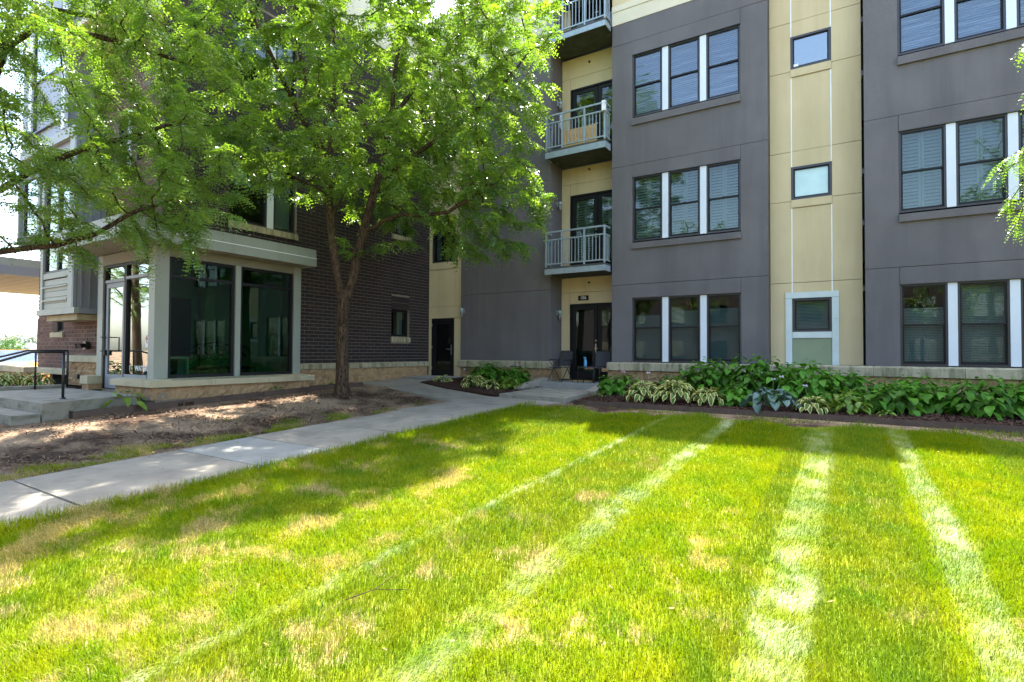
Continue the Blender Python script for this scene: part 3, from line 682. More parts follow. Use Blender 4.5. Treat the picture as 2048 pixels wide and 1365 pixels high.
bp('trim', -16.51, -15.07, 2.53, 2.66, -.055, .015, 'metal')
window(FB, bay, -16.48, -15.72, 2.67, 5.2, None, 'glassm', None, d=.0); window(FB, bay, -15.70, -15.08, 2.67, 5.2, None, 'glassm', None, d=.0)
bp('trim', -16.66, -14.8, 5.21, 5.42, -.05, .012, 'metal'); bp('trim', -18.2, -14.75, 5.72, 5.95, -.05, .04, 'metal')
for y in (5.12, 5.28, 5.44): MB().box(-14.748, -14.72, y, y+.025, 1.805, 5.7).build('standing_seam', MT['metalb'], bay)
window(FB, bay, -18.0, -17.0, 3.7, 5.2, None, 'glassm', None, d=.0)
for a_ in (-18.38, -16.98): bp('post', a_, a_+.1, 3.56, 5.7, -.06, .01, 'metal')
bay2 = MB().box(-18.4, -15.5, 5.06, 5.588, 6.02, 9.6).build('bay', MT['metalb'], BRK)
FB.put('post', -15.65, -15.45, 6.02, 9.6, -.05, .02, 'white', bay2); FB.put('post', -17.75, -17.55, 6.02, 9.6, -.05, .02, 'white', bay2)
window(FB, bay2, -17.5, -15.7, 6.3, 8.9, None, 'glassm', .5, d=.0)
# west canopy at the far end of the south front
cw = MB().box(-27, -20.1, 4.2, 8.5, 3.02, 3.45).build('west_canopy', MT['metal'], BRK)
MB().box(-27, -20.08, 4.17, 4.195, 2.96, 3.22).build('fascia', MT['metal'], cw); MB().box(-20.095, -20.06, 4.2, 8.5, 2.96, 3.22).build('fascia', MT['metalb'], cw)
for k in range(12): MB().box(-27, -20.12, 4.22+k*.35, 4.55+k*.35, 2.985, 3.015).build('soffit_board', MT['headp'], cw)

# ------------------------------------------------------------------ glazed entrance vestibule
VES = thing('entrance_vestibule', 'glazed entrance vestibule with flat metal canopy on the brick building corner', 'entrance', (-12.6, 6.5, 0))
FVE, FVS = Face('E', -11.62), Face('S', 5.25)
MB().box(-11.86, -11.62, 5.25, 5.515, .27, 2.93).build('corner_pillar', MT['metal'], VES)
MB().box(-11.74, -11.61, 6.905, 7.025, .27, 2.75).build('pillar', MT['metal'], VES)
MB().box(-11.82, -11.615, 8.40, 8.60, .27, 2.93).build('pillar', MT['metal'], VES)
MB().box(-14.20, -13.95, 5.255, 5.45, .27, 2.93).build('pillar', MT['metal'], VES)
FVE.put('head_panel', 5.52, 8.395, 2.755, 2.93, -.12, -.012, 'headp', VES); FVS.put('head_panel', -13.945, -11.865, 2.70, 2.93, -.12, -.012, 'headp', VES)
for a, b in ((5.52, 6.90), (7.03, 8.395)):
    wv = FVE.ring(MB(), a, b, .285, 2.75, .055, -.13, -.03).build('shop_window', MT['black'], VES)
    FVE.put('transom_bar', a+.056, b-.056, 2.33, 2.39, -.12, -.035, 'black', wv)
    FVE.put('pane', a+.056, b-.056, .342, 2.329, -.085, -.077, 'glassg', wv); FVE.put('pane', a+.056, b-.056, 2.391, 2.694, -.085, -.077, 'glassg', wv)
wv = FVS.ring(MB(), -12.95, -11.865, .285, 2.69, .05, -.13, -.03).build('sidelight', MT['black'], VES)
FVS.put('transom_bar', -12.9, -11.916, 2.34, 2.40, -.12, -.02, 'metalb', wv)
FVS.put('pane', -12.9, -11.916, .337, 2.339, -.085, -.077, 'glassm', wv); FVS.put('pane', -12.9, -11.916, 2.401, 2.64, -.085, -.077, 'glassm', wv)
FVS.put('sill_bar', -12.9, -11.916, .27, .335, -.12, -.01, 'metalb', wv)
ed = FVS.ring(MB(), -13.94, -12.955, .0, 2.69, .045, -.13, -.03, .012).build('entrance_door', MT['black'], VES)
FVS.ring(MB(), -13.89, -13.005, .014, 2.30, .1, -.1, -.05, .30).build('door_leaf', MT['metalb'], ed)
FVS.put('pane', -13.79, -13.105, .315, 2.2, -.08, -.072, 'glassm', ed); FVS.put('transom_bar', -13.89, -13.005, 2.31, 2.37, -.12, -.03, 'metalb', ed); FVS.put('pane', -13.89, -13.005, 2.371, 2.64, -.085, -.077, 'glassm', ed)
hb = MB(); y = 5.25
hb.tube([(-13.84, y+.05, 1.12), (-13.84, y-.06, 1.12), (-13.62, y-.06, 1.12), (-13.62, y-.06, .82), (-13.84, y-.06, .82), (-13.84, y+.05, .82)], .013, 6); hb.box(-13.89, -13.80, y, y+.05, .72, .84)
hb.build('handle', MT['black'], ed)
MB().box(-14.23, -11.66, 5.3, 8.6, -.2, .0).build('floor', MT['conc'], VES)
# sill stones and block base
ledge(FVE, VES, 5.02, 8.72, .125, .272, .42, 1.15, 'stone2', 'sill_stone', -.14)
ledge(FVS, VES, -12.93, -11.21, .125, .272, .23, .9, 'stone2', 'sill_stone', -.14)
MB().box(-14.38, -14.0, 5.02, 5.3, .10, .275).build('sill_stone', MT['stone2'], VES); MB().box(-14.35, -14.02, 5.05, 5.3, -.03, .098).build('block', MT['block'], VES)
blocks(FVE, VES, 5.1, 8.66, -.13, .12, .33, .42, .25); blocks(FVS, VES, -12.9, -11.28, -.10, .12, .15, .42, .22)
MB().box(-11.75, -11.32, 5.15, 8.6, -.2, .115).build('block_core', MT['mortar'], VES); MB().box(-12.88, -11.8, 5.12, 5.3, -.2, .115).build('block_core', MT['mortar'], VES)
# canopy
can = MB().box(-14.33, -11.09, 4.49, 8.58, 2.965, 3.30).build('canopy', MT['metal'], VES)
for a, b in ((4.452, 6.36), (6.364, 8.62)):
    MB().box(-11.088, -11.05, a, b, 2.915, 3.105).build('fascia', MT['metal'], can); MB().box(-11.088, -11.07, a, b, 3.122, 3.33).build('fascia', MT['metal'], can)
MB().box(-11.088, -11.045, 4.452, 8.62, 3.106, 3.121).build('drip_edge', MT['seal'], can)
for a, b in ((-14.35, -12.72), (-12.716, -11.09)):
    MB().box(a, b, 4.45, 4.488, 2.915, 3.105).build('fascia', MT['metal'], can); MB().box(a, b, 4.47, 4.488, 3.122, 3.33).build('fascia', MT['metal'], can)
MB().box(-14.34, -11.09, 8.582, 8.62, 2.915, 3.33).build('fascia', MT['metal'], can)
MB().box(-14.3, -11.1, 4.5, 5.24, 2.94, 2.964).build('soffit_panel', MT['soffit2'], can); MB().box(-11.6, -11.1, 5.25, 8.57, 2.94, 2.964).build('soffit_panel', MT['soffit2'], can)
# lobby behind the glass
MB().box(-14.22, -13.45, 8.63, 8.8, 0, 2.93).build('lobby_wall', MT['inner'], VES); MB().box(-14.26, -14.21, 5.5, 8.62, 0, 2.93).build('lobby_wall', MT['inner'], VES)
MB().box(-13.44, -11.83, 8.62, 8.72, 0, 2.93).build('lobby_wall', MT['inner'], VES); MB().box(-14.2, -11.7, 5.5, 8.6, 2.935, 2.955).build('lobby_ceiling', MT['inner'], VES)
MB().box(-14.2, -14.15, 6.3, 7.25, .02, 2.15).build('lobby_door', MT['black'], VES); MB().box(-14.0, -13.75, 7.4, 7.62, 0, 2.93).build('lobby_column', MT['tan'], VES)
def text(body, size, name, mat, parent, loc, rot):
    cu = bpy.data.curves.new(name, 'FONT'); cu.body = body; cu.size = size; cu.extrude = .002; cu.align_x = 'CENTER'; cu.align_y = 'CENTER'
    t = bpy.data.objects.new(name, cu); col.objects.link(t); dg = bpy.context.evaluated_depsgraph_get(); me = bpy.data.meshes.new_from_object(t.evaluated_get(dg)); bpy.data.objects.remove(t)
    me.materials.clear(); me.materials.append(MT[mat]); o = link(name, me, parent); o.location = loc; o.rotation_euler = rot; return o
text('1    WATER', .16, 'lettering', 'lettering', wv, (-12.42, 5.322, .46), (R(90), 0, 0))
ns = thing('no_smoking_sign', 'small round no smoking sign stuck on the sidelight beside the door', 'sign', (-11.98, 5.32, 1.05))
mb = MB(); pts = [(-12.02+.075*math.cos(t), 5.322, 1.06+.075*math.sin(t)) for t in np.linspace(0, 2*math.pi, 20)]; mb.tube(pts, .008, 4); mb.tube([(-12.07, 5.322, 1.11), (-11.97, 5.322, 1.01)], .007, 4); mb.build('ring', MT['red'], ns)
MB().box(-12.06, -11.98, 5.321, 5.323, 1.05, 1.068).build('cigarette', MT['black'], ns); MB().box(-12.12, -11.93, 5.324, 5.326, .9, 1.15).build('backing', MT['lettering'], ns)
# ------------------------------------------------------------------ stoop, rails, patio steps
ST = thing('entrance_stoop', 'weathered concrete stoop with two steps at the vestibule door', 'stoop', (-12.9, 4.0, -.3))
MB().prism([(-14.9, 3.3), (-10.9, 3.32), (-11.62, 4.99), (-14.9, 4.99)], -.6, -.02).build('landing', MT['concd'], ST)
MB().prism([(-14.9, 2.93), (-10.88, 2.95), (-10.905, 3.298), (-14.9, 3.298)], -.6, -.185).build('step', MT['concd'], ST)
MB().prism([(-14.9, -3), (-11.35, -3), (-11.35, 2.92), (-14.9, 2.92)], -.7, -.345).build('lower_slab', MT['conc'], ST)
MB().prism([(-15.22, -1), (-14.96, -1), (-14.96, 5.0), (-15.22, 5.0)], -.6, .05).build('kerb', MT['concd'], ST)
def railing(label, x, yp, ym, ye, zb, zt, ze):
    T = thing('hand_railing', label, 'railing', (x, yp, zb), 'black steel hand railings of the stoop')
    MB().tube([(x, yp, zt-.02), (x, ym, zt-.02), (x, ye, ze)], .021, 8).build('rail', MT['iron'], T, True)
    MB().tube([(x, yp, zb), (x, yp, zt)], .022, 8).build('post', MT['iron'], T, True)
    MB().tube([(x, (ym*.8+yp*.2), zb), (x, (ym*.8+yp*.2), zt-.03)], .02, 8).build('post', MT['iron'], T, True) if x < -13 else None
    MB().tube([(x, ye+.15, zb-.4), (x, ye+.15, ze+.1)], .022, 8).build('post', MT['iron'], T, True)
    MB().lathe((x, yp, zb), [(.05, 0), (.05, .012), (.028, .03)], 10).build('base_flange', MT['iron'], T)
railing('black steel hand railing on the open side of the stoop', -11.63, 3.82, 3.38, 1.9, -.02, .82, .24)
railing('black steel hand railing beside the hosta bed of the stoop', -14.85, 4.95, 4.25, 2.4, -.02, .84, .25)
GW = thing('garden_wall', 'low limestone capped garden wall running past the brick building', 'wall', (-23, 5.5, -.6))
for k in range(6): MB().box(-28+k*1.52, -26.486+k*1.52, 5.33, 5.75, .22, .37).build('cap_stone', MT['stone2'], GW)
MB().box(-28, -18.9, 5.4, 5.68, -.9, .215).build('wall', MT['block'], GW)
PT = thing('patio_steps', 'concrete patio and step with sloped cheek walls at door 106', 'steps', (-6.4, 12.5, -.2))
MB().box(-7.40, -5.50, 13.2, 14.74, -.4, .0).build('patio_slab', MT['conc2'], PT)
MB().prism([(-7.03, 10.72), (-5.17, 10.5), (-5.36, 12.25), (-5.5, 13.195), (-7.28, 13.195)], -.33, -.15).build('landing', MT['concd'], PT)
for x0, x1 in ((-7.56, -7.31), (-5.48, -5.22)):
    F = Face('E', x0); F.extr
    mb = MB(); pr = [(13.9, -.35), (13.9, .10), (13.45, .10), (12.35, -.085), (12.25, -.11), (12.25, -.35)]
    i = len(mb.v); n = len(pr); mb.v += [(x0, y, z) for y, z in pr]+[(x1, y, z) for y, z in pr]
    mb.f += [tuple(range(n)), tuple(range(2*n-1, n-1, -1))]+[((k+1) % n, k, n+k, n+(k+1) % n) for k in range(n)]
    mb.build('cheek_wall', MT['conc'], PT)
    MB().lathe(((x0+x1)/2, 12.75, -.025), [(.035, 0), (.035, .012), (.02, .02)], 10).build('step_light', MT['iron'], PT)
DM = thing('door_mat', 'brown coir mat in front of door 106', 'mat', (-6.6, 14.5, 0)); MB().box(-6.95, -6.25, 14.36, 14.70, .001, .018).build('mat', MT['wood'], DM)
SG = thing('number_sign', 'small black sign reading 106 above the patio door', 'sign', (-6.67, 14.74, 2.48))
MB().box(-6.835, -6.505, 14.725, 14.749, 2.405, 2.55).build('plate', MT['black'], SG); text('106', .135, 'numerals', 'lettering', SG, (-6.67, 14.722, 2.478), (R(90), 0, 0))

# ------------------------------------------------------------------ chairs, table, bottle, small fixtures
def chair(loc, rz, label):
    T = thing('folding_chair', label, 'chair', loc, 'black sling chairs on the patio', rz)
    for s in (-1, 1):
        part('leg', MB().tube([(s*.26, -.26, 0), (s*.26, .02, .40), (s*.25, .2, .62)], .011, 6), MT['iron'], T, True)
        part('leg', MB().tube([(s*.24, .28, 0), (s*.245, .0, .40), (s*.25, -.22, .60)], .011, 6), MT['iron'], T, True)
        part('armrest', MB().tube([(s*.27, -.24, .62), (s*.27, -.1, .635), (s*.265, .2, .625)], .015, 6), MT['iron'], T, True)
    part('back_frame', MB().tube([(-.23, .17, .42), (-.23, .27, .84), (-.19, .285, .885), (.19, .285, .885), (.23, .27, .84), (.23, .17, .42)], .012, 6), MT['iron'], T, True)
    part('backrest', MB().quad((-.222, .18, .45), (.222, .18, .45), (.205, .278, .872), (-.205, .278, .872)).quad((-.205, .284, .872), (.205, .284, .872), (.222, .186, .45), (-.222, .186, .45)), MT['mesh'], T)
    part('seat', MB().box(-.235, .235, -.24, .19, .405, .425), MT['mesh'], T)
    part('stretcher', MB().tube([(-.24, .25, .06), (.24, .25, .06)], .009, 6), MT['iron'], T, True)
    return T
chair((-7.0, 13.88, 0), R(-14), 'black sling folding chair left of door 106 beside the grey wall')
chair((-5.86, 14.28, 0), R(20), 'black sling folding chair behind the small patio table')
TB = thing('patio_table', 'small black patio table holding a blue bottle', 'table', (-6.02, 13.66, 0))
part('tabletop', MB().box(-.25, .25, -.2, .2, .43, .45), MT['mesh'], TB)
for sx_ in (-1, 1):
    part('leg', MB().tube([(sx_*.24, -.19, 0), (sx_*.245, -.19, .38), (sx_*.2, -.19, .44), (0, -.19, .445)], .012, 6), MT['iron'], TB, True); part('leg', MB().tube([(sx_*.24, .19, 0), (sx_*.245, .19, .38), (sx_*.2, .19, .44), (0, .19, .445)], .012, 6), MT['iron'], TB, True)
BT = thing('spray_bottle', 'blue spray bottle standing on the patio table', 'bottle', (-6.10, 13.62, .45))
part('body', MB().lathe((0, 0, 0), [(.038, 0), (.042, .02), (.042, .15), (.03, .19), (.014, .215), (.014, .23)], 12), MT['blue'], BT, True)
part('nozzle', MB().box(-.05, .02, -.014, .014, .231, .27).box(-.04, -.028, -.006, .006, .17, .231), MT['blue'], BT)
def sconce(F, u, z, label):
    c = F.P(u, z, .0); T = thing('wall_sconce', label, 'lamp', c, 'jelly jar wall lamps')
    F.put('bracket', u-.045, u+.045, z-.02, z+.12, 0, .03, 'galv', T); q = F.P(u, z, .10)
    F.box(MB(), u-.02, u+.02, z+.085, z+.115, .03, .10).build('arm', MT['galv'], T)
    MB().lathe((q[0], q[1], z), [(.05, .02), (.056, .04), (.056, .10), (.035, .135)], 10).build('cap', MT['galv'], T, True)
    MB().lathe((q[0], q[1], z), [(.018, -.13), (.038, -.11), (.046, -.04), (.046, .02)], 10).build('jar', MT['lamp'], T, True)
    cg = MB()
    for k in range(6):
        a = k*math.pi/3; cg.tube([(q[0]+.05*math.cos(a), q[1]+.05*math.sin(a), z+.02), (q[0]+.05*math.cos(a), q[1]+.05*math.sin(a), z-.06), (q[0]+.02*math.cos(a), q[1]+.02*math.sin(a), z-.14)], .004, 4)
    cg.build('cage', MT['galv'], T)
FL = Face('E', -7.41)
sconce(F0, -10.60, 2.13, 'jelly jar wall lamp beside the rear door on the grey wall')
sconce(FL, 14.46, 1.98, 'jelly jar wall lamp in the recess of door 106')
sconce(FL, 14.46, 5.28, 'jelly jar wall lamp above the lowest balcony')
sconce(FL, 14.46, 8.35, 'jelly jar wall lamp above the middle balcony')
WC = thing('wind_chime', 'wind chime with white tubes hanging over the middle balcony', 'chime', (-7.2, 14.3, 7.6))
MB().lathe((-7.2, 14.3, 8.02), [(.06, 0), (.06, .02)], 10).build('disc', MT['bronze'], WC)
for k in range(5):
    a = k*1.257; MB().tube([(-7.2+.045*math.cos(a), 14.3+.045*math.sin(a), 8.02), (-7.2+.045*math.cos(a), 14.3+.045*math.sin(a), 7.5+.03*k)], .011, 6).build('tube', MT['white'], WC)
MB().tube([(-7.2, 14.3, 8.04), (-7.2, 14.3, 8.2)], .004, 4).build('cord', MT['iron'], WC)
WB = thing('pine_board', 'raw pine board standing behind the railing of the middle balcony', 'board', (-6.5, 14.1, 6.7))
for k in range(2): MB().box(-7.06, -5.98, 14.08, 14.12, 6.86+k*.255, 7.11+k*.255).build('plank', MT['wood'], WB)
for x in (-6.95, -6.1): MB().box(x, x+.06, 14.125, 14.16, 6.68, 7.3).build('batten', MT['wood'], WB)
BX = thing('white_box', 'white plastic box strapped to the corner post of the middle balcony', 'box', (-5.55, 13.58, 7.5))
MB().box(-5.60, -5.50, 13.53, 13.61, 7.43, 7.70).build('body', MT['seal'], BX); MB().box(-5.60, -5.50, 13.525, 13.615, 7.62, 7.635).build('lid_seam', MT['white'], BX)
FC = thing('hose_connection', 'black twin hose connection on the red brown brick wall', 'hose connection', (-15.3, 5.4, .95))
MB().tube([(-15.55, 5.59, .95), (-15.55, 5.5, .95)], .1, 12).build('plate', MT['iron'], FC)
for dx in (-.09, .09): MB().tube([(-15.55+dx*.3, 5.5, .95), (-15.55+dx, 5.36, .93)], [.05, .06], 10).build('inlet', MT['iron'], FC)
FLD = thing('flood_light', 'small black flood light at the base of the stoop planting', 'lamp', (-15.0, 5.2, .2))
MB().tube([(-15.1, 5.32, .22), (-15.1, 5.2, .22)], [.03, .07], 10).build('lamp_head', MT['iron'], FLD); MB().tube([(-15.1, 5.33, -.1), (-15.1, 5.32, .22)], .012, 6).build('stake', MT['iron'], FLD)
VP = thing('vent_cap', 'small round metal vent on the block base beside the rear door', 'vent', (-10.5, 13.96, .28))
MB().lathe((0, 0, 0), [(.035, 0), (.035, .03), (.02, .045)], 10).build('cap', MT['chrome'], VP); VP.children[0].matrix_parent_inverse = Matrix(); VP.rotation_euler = (R(90), 0, 0)
# lobby contents seen dimly through the glass
IB = thing('iron_bench', 'scrolled black iron bench behind the lobby glass', 'bench', (-12.6, 7.0, 0))
MB().box(-12.75, -12.35, 6.3, 7.9, .40, .46).build('seat', MT['black'], IB)
mb = MB()
for k in range(5):
    t = np.linspace(0, 2.6*math.pi, 26); r = .26*(1-t/(2.9*math.pi)); y0 = 6.55+k*.3
    mb.tube([(-12.78, y0+q*math.cos(a), .75+q*math.sin(a)) for a, q in zip(t, r)], .012, 5)
mb.tube([(-12.78, 6.3, .7), (-12.78, 6.7, .98), (-12.78, 7.1, 1.04), (-12.78, 7.5, .98), (-12.78, 7.9, .7)], .018, 6); mb.build('back_scroll', MT['black'], IB)
for y in (6.32, 7.88):
    for x in (-12.74, -12.36): MB().tube([(x, y, 0), (x, y, .4)], .016, 6).build('leg', MT['black'], IB)
ITC = thing('intercom_panel', 'tall pale intercom panel on the lobby wall behind the glass', 'intercom', (-12.7, 8.6, 1.2))
MB().box(-12.80, -12.62, 8.58, 8.615, .78, 1.5).build('plate', MT['stone2'], ITC); MB().box(-12.76, -12.66, 8.572, 8.579, 1.25, 1.42).build('screen', MT['black'], ITC)
MBX = thing('letter_box_panel', 'pale letter box panel on the lobby wall behind the glass', 'letter box', (-12.2, 8.6, 1.2))
for k in range(3): MB().box(-12.5+k*.17, -12.335+k*.17, 8.57, 8.615, .95, 1.4).build('door', MT['metal'], MBX)
STB = thing('side_table', 'white framed side table behind the lobby glass', 'table', (-12.4, 5.95, 0))
for a in ((5.75, 5.79), (6.18, 6.22)): MB().box(-12.6, -12.2, a[0], a[1], 0, .66).build('leg', MT['white'], STB)
MB().box(-12.6, -12.2, 5.75, 6.22, .661, .70).build('tabletop', MT['white'], STB)

# ------------------------------------------------------------------ planting beds and steel edging
def bed(name, poly, up, par=None, fn=None):
    f = fn or (lambda x, y: zgf(x, y)+up)
    o = MB().prism(poly, lambda x, y: zgf(x, y)-.15, f).build(name, MT['mulch'], None); o['kind'] = 'structure'; return o
xs_ = np.linspace(-4.95, 7, 14)
def zbed(x, y): return float(-.19+0.045*np.clip((y-10.4)/1.2, 0, 1)+.05*np.clip((y-11.6)/2.4, 0, 1))
def zfr(x): return 10.42+(-.12*np.clip(x+1, 0, 4)/4)
V = []; ys_ = np.linspace(0, 1, 9)
Vb = [(x, zfr(x)+(13.98-zfr(x))*t, zbed(x, zfr(x)+(13.98-zfr(x))*t)) for t in ys_ for x in xs_]
i = np.arange(len(xs_)*len(ys_)).reshape(len(ys_), len(xs_)); Fb = np.stack([i[:-1, :-1], i[:-1, 1:], i[1:, 1:], i[1:, :-1]], -1).reshape(-1, 4)
link('mulch_bed', np_mesh('mulch_bed', Vb, Fb, MT['mulch'], True), None, kind='structure')
bed('mulch_bed', [(-7.26, 10.9), (-7.32, 12.2), (-7.58, 12.3), (-7.58, 13.97), (-10.52, 13.97), (-10.5, 12.2), (-10.4, 11.75), (-9.0, 11.3)], .03)
bed('mulch_bed', [(-11.3, 3.75), (-10.93, 3.75), (-10.97, 8.6), (-10.9, 9.9), (-11.6, 10.3), (-11.6, 8.75), (-10.975, 8.62), (-10.975, 4.9)], .055)
bed('mulch_bed', [(-18.6, .5), (-15.23, .5), (-15.23, 5.3), (-18.6, 5.3)], .2)
def edging(label, pts, zlo, zhi):
    T = thing('steel_edging', label, 'edging', (pts[0][0], pts[0][1], zlo))
    for (x0, y0), (x1, y1) in zip(pts, pts[1:]):
        n = Vector((y0-y1, x1-x0, 0)).normalized()*.004; mb = MB()
        mb.prism([(x0-n.x, y0-n.y), (x1-n.x, y1-n.y), (x1+n.x, y1+n.y), (x0+n.x, y0+n.y)], lambda x, y: zgf(x, y)+zlo, lambda x, y: zgf(x, y)+zhi); mb.build('strip', MT['steel'], T)
        MB().box(x1-.02, x1+.02, y1-.02, y1+.02, zgf(x1, y1)+zlo, zgf(x1, y1)+zhi-.02).build('stake', MT['steel'], T)
edging('brown steel edging between lawn and hydrangea bed', [(-4.98, 10.5)]+[(x, zfr(x)-.01) for x in (-4.6, -2.6, -.6, 1.4, 3.4, 6.5)], -.06, .085)
edging('brown steel edging along the narrow bed by the vestibule', [(-11.35, 3.72), (-10.91, 3.74), (-10.95, 5.5), (-10.95, 7.2), (-10.92, 8.8), (-10.86, 9.95)], -.03, .11)
# bark chips lying on the beds and the bare ground
def chips(name, n, box, ok, mat, zf, lo=.012, hi=.04):
    x = rng.uniform(box[0], box[1], n); y = rng.uniform(box[2], box[3], n); k = ok(x, y); x, y = x[k], y[k]; n = len(x)
    z = zf(x, y)+rng.uniform(.002, .014, n); L = rng.uniform(lo, hi, n); W = L*rng.uniform(.25, .5, n); a = rng.uniform(0, 6.283, n); t = rng.normal(0, .35, n); u = rng.normal(0, .3, n)
    ex = np.stack([np.cos(a)*np.cos(t), np.sin(a)*np.cos(t), np.sin(t)], -1)*L[:, None]; ey = np.stack([-np.sin(a), np.cos(a), np.sin(u)], -1)*W[:, None]
    P = np.stack([x, y, z], -1); ez = np.array([0, 0, 1])*.25*W[:, None]
    V = np.stack([P-ex-ey, P+ex-ey*.6, P+ex+ey*.7, P-ex+ey, P+ez], 1).reshape(-1, 3); b = np.arange(n)[:, None]*5
    F = np.concatenate([b+np.array([[0, 1, 4]]), b+np.array([[1, 2, 4]]), b+np.array([[2, 3, 4]]), b+np.array([[3, 0, 4]])])
    link(name, np_mesh(name, V, F, MT[mat]), None, kind='stuff', label='scattered '+name.replace('_', ' ')+' on the ground', category='mulch')
def psn(x, y, s=1.0, o=0.0):                 # cheap smooth pseudo noise in 0..1
    x = x*s+o; y = y*s-o
    return .5+.25*(np.sin(1.7*x+1.3*np.sin(.9*y+o))+np.sin(2.3*y+1.9*np.sin(1.1*x))) *.7+.12*np.sin(4.7*x-3.9*y+o)
chips('bark_mulch', 9000, (-4.9, 4, 10.45, 12.2), lambda x, y: y > zfr(x)+.02, 'chipd', np.vectorize(zbed))
chips('bark_mulch', 4500, (-10.4, -7.2, 10.9, 13.9), lambda x, y: (y > 11.95+.32*(-8.7-x)) | (x > -8.3) & (y > 11.05), 'chipd', lambda x, y: zg(x, y)+.03)
chips('bark_mulch', 2600, (-11.3, -10.95, 3.8, 9.9), lambda x, y: x > -9e9, 'chipd', lambda x, y: zg(x, y)+.055)
chips('wood_chips', 22000, (-10.85, -7.9, 1.2, 10.0), lambda x, y: (psn(x, y, 1.6) > rng.uniform(.2, .9, len(x))) & (y < 10.3-.25*(x+10.8)) & ((y < 8.5) | (x < -8.0)), 'chip', zg, .007, .03)
chips('bark_mulch', 3000, (-5.7, 4, 9.3, 10.4), lambda x, y: psn(x, y, 1.5, 2) > .45, 'chipd', zg, .008, .022)
MT['litter'] = pm('dry_leaf_litter', (0.20, 0.12, 0.045), (0.12, 0.06, 0.025), 40, .8, stain=(.22, .19, .05), st_scale=30)
chips('leaf_litter', 170, (-7.8, 3.0, 1.5, 9.5), lambda x, y: x > -9e9, 'litter', lambda x, y: zg(x, y)+np.where(x > -5.8, .04, .02), .008, .017)
chips('leaf_litter', 700, (-10.8, -7.9, 1.5, 9.5), lambda x, y: x > -9e9, 'litter', lambda x, y: zg(x, y)+.01, .010, .024)

# ------------------------------------------------------------------ plants with single leaves
def leaf_mesh(name, mat, nu=6, wid=.6, fold=.18, droop=.25, cup=0.0, wav=0.0, shape='ovate', seed=0):
    rr = np.random.default_rng(seed); V = []; F = []; E = []
    for i in range(nu+1):
        t = i/nu
        w = wid*.5*(math.sin(math.pi*min(1, t**.75))**.8 if shape == 'ovate' else math.sin(math.pi*t**.7)**.6)*(1 if 0 < i < nu else .04)
        zc = -droop*t*t+.06*t; wv = wav*rr.normal()
        for j, sgn in enumerate((-1, -.72, 0, .72, 1)):
            V.append((t, w*sgn, zc+fold*w*abs(sgn)+cup*w*sgn*sgn+(wv if abs(sgn) == 1 else 0))); E.append(max(abs(sgn), (abs(t-.5)*2)**4))
    for i in range(nu):
        for j in range(4): a = i*5+j; F.append((a, a+5, a+6, a+1))
    return np_mesh(name, V, F, mat, True, {'edge': E})
MT['hyd'] = leafmat('hydrangea_leaf', (0.048, 0.150, 0.010), (0.080, 0.215, 0.014), (1.2, 1.3, .4), .28, .5, 6, .25, .8)
MT['hos'] = leafmat('variegated_hosta_leaf', (0.055, 0.12, 0.03), (0.085, 0.16, 0.035), (1.2, 1.2, .5), .2, .55, 6, .25, .3, (0.58, 0.52, 0.18), .60, .74)
MT['hosb'] = leafmat('blue_hosta_leaf', (0.065, 0.125, 0.105), (0.09, 0.16, 0.135), (1.0, 1.1, .8), .15, .5, 6, .35, .3)
MT['hosy'] = leafmat('yellow_green_leaf', (0.11, 0.21, 0.02), (0.17, 0.26, 0.03), (1.2, 1.2, .4), .3, .42, 6, .4, .4)
MT['stem'] = pm('green_stem', (0.10, 0.14, 0.04), None, 9, .6)
MT['pink'] = leafmat('pink_petal', (0.50, 0.20, 0.36), (0.62, 0.34, 0.48), (1, .8, .9), .3, .6, 30, .2, .2)
MT['lil'] = leafmat('pale_lilac_petal', (0.62, 0.58, 0.72), (0.7, 0.66, 0.78), (1, 1, 1), .3, .6, 30, .2, .2)
HL = [leaf_mesh('leaf', MT['hyd'], 6, .66, .22, .30+.1*k, 0, .02, 'ovate', k) for k in range(3)]
SL = [leaf_mesh('leaf', MT['hos'], 7, .72, .26, .40+.15*k, .1, .02, 'round', 10+k) for k in range(3)]
BL = [leaf_mesh('leaf', MT['hosb'], 7, .95, .34, .30+.12*k, .25, .03, 'round', 20+k) for k in range(3)]
YL = [leaf_mesh('leaf', MT['hosy'], 6, .55, .25, .45+.1*k, .1, .02, 'ovate', 30+k) for k in range(3)]
def putleaf(me, T, pos, yaw, pitch, roll, sc, name='leaf'):
    o = bpy.data.objects.new(name, me); col.objects.link(o); o.parent = T; o.location = pos; o.rotation_euler = (roll, -pitch, yaw); o.scale = (sc, sc, sc); return o
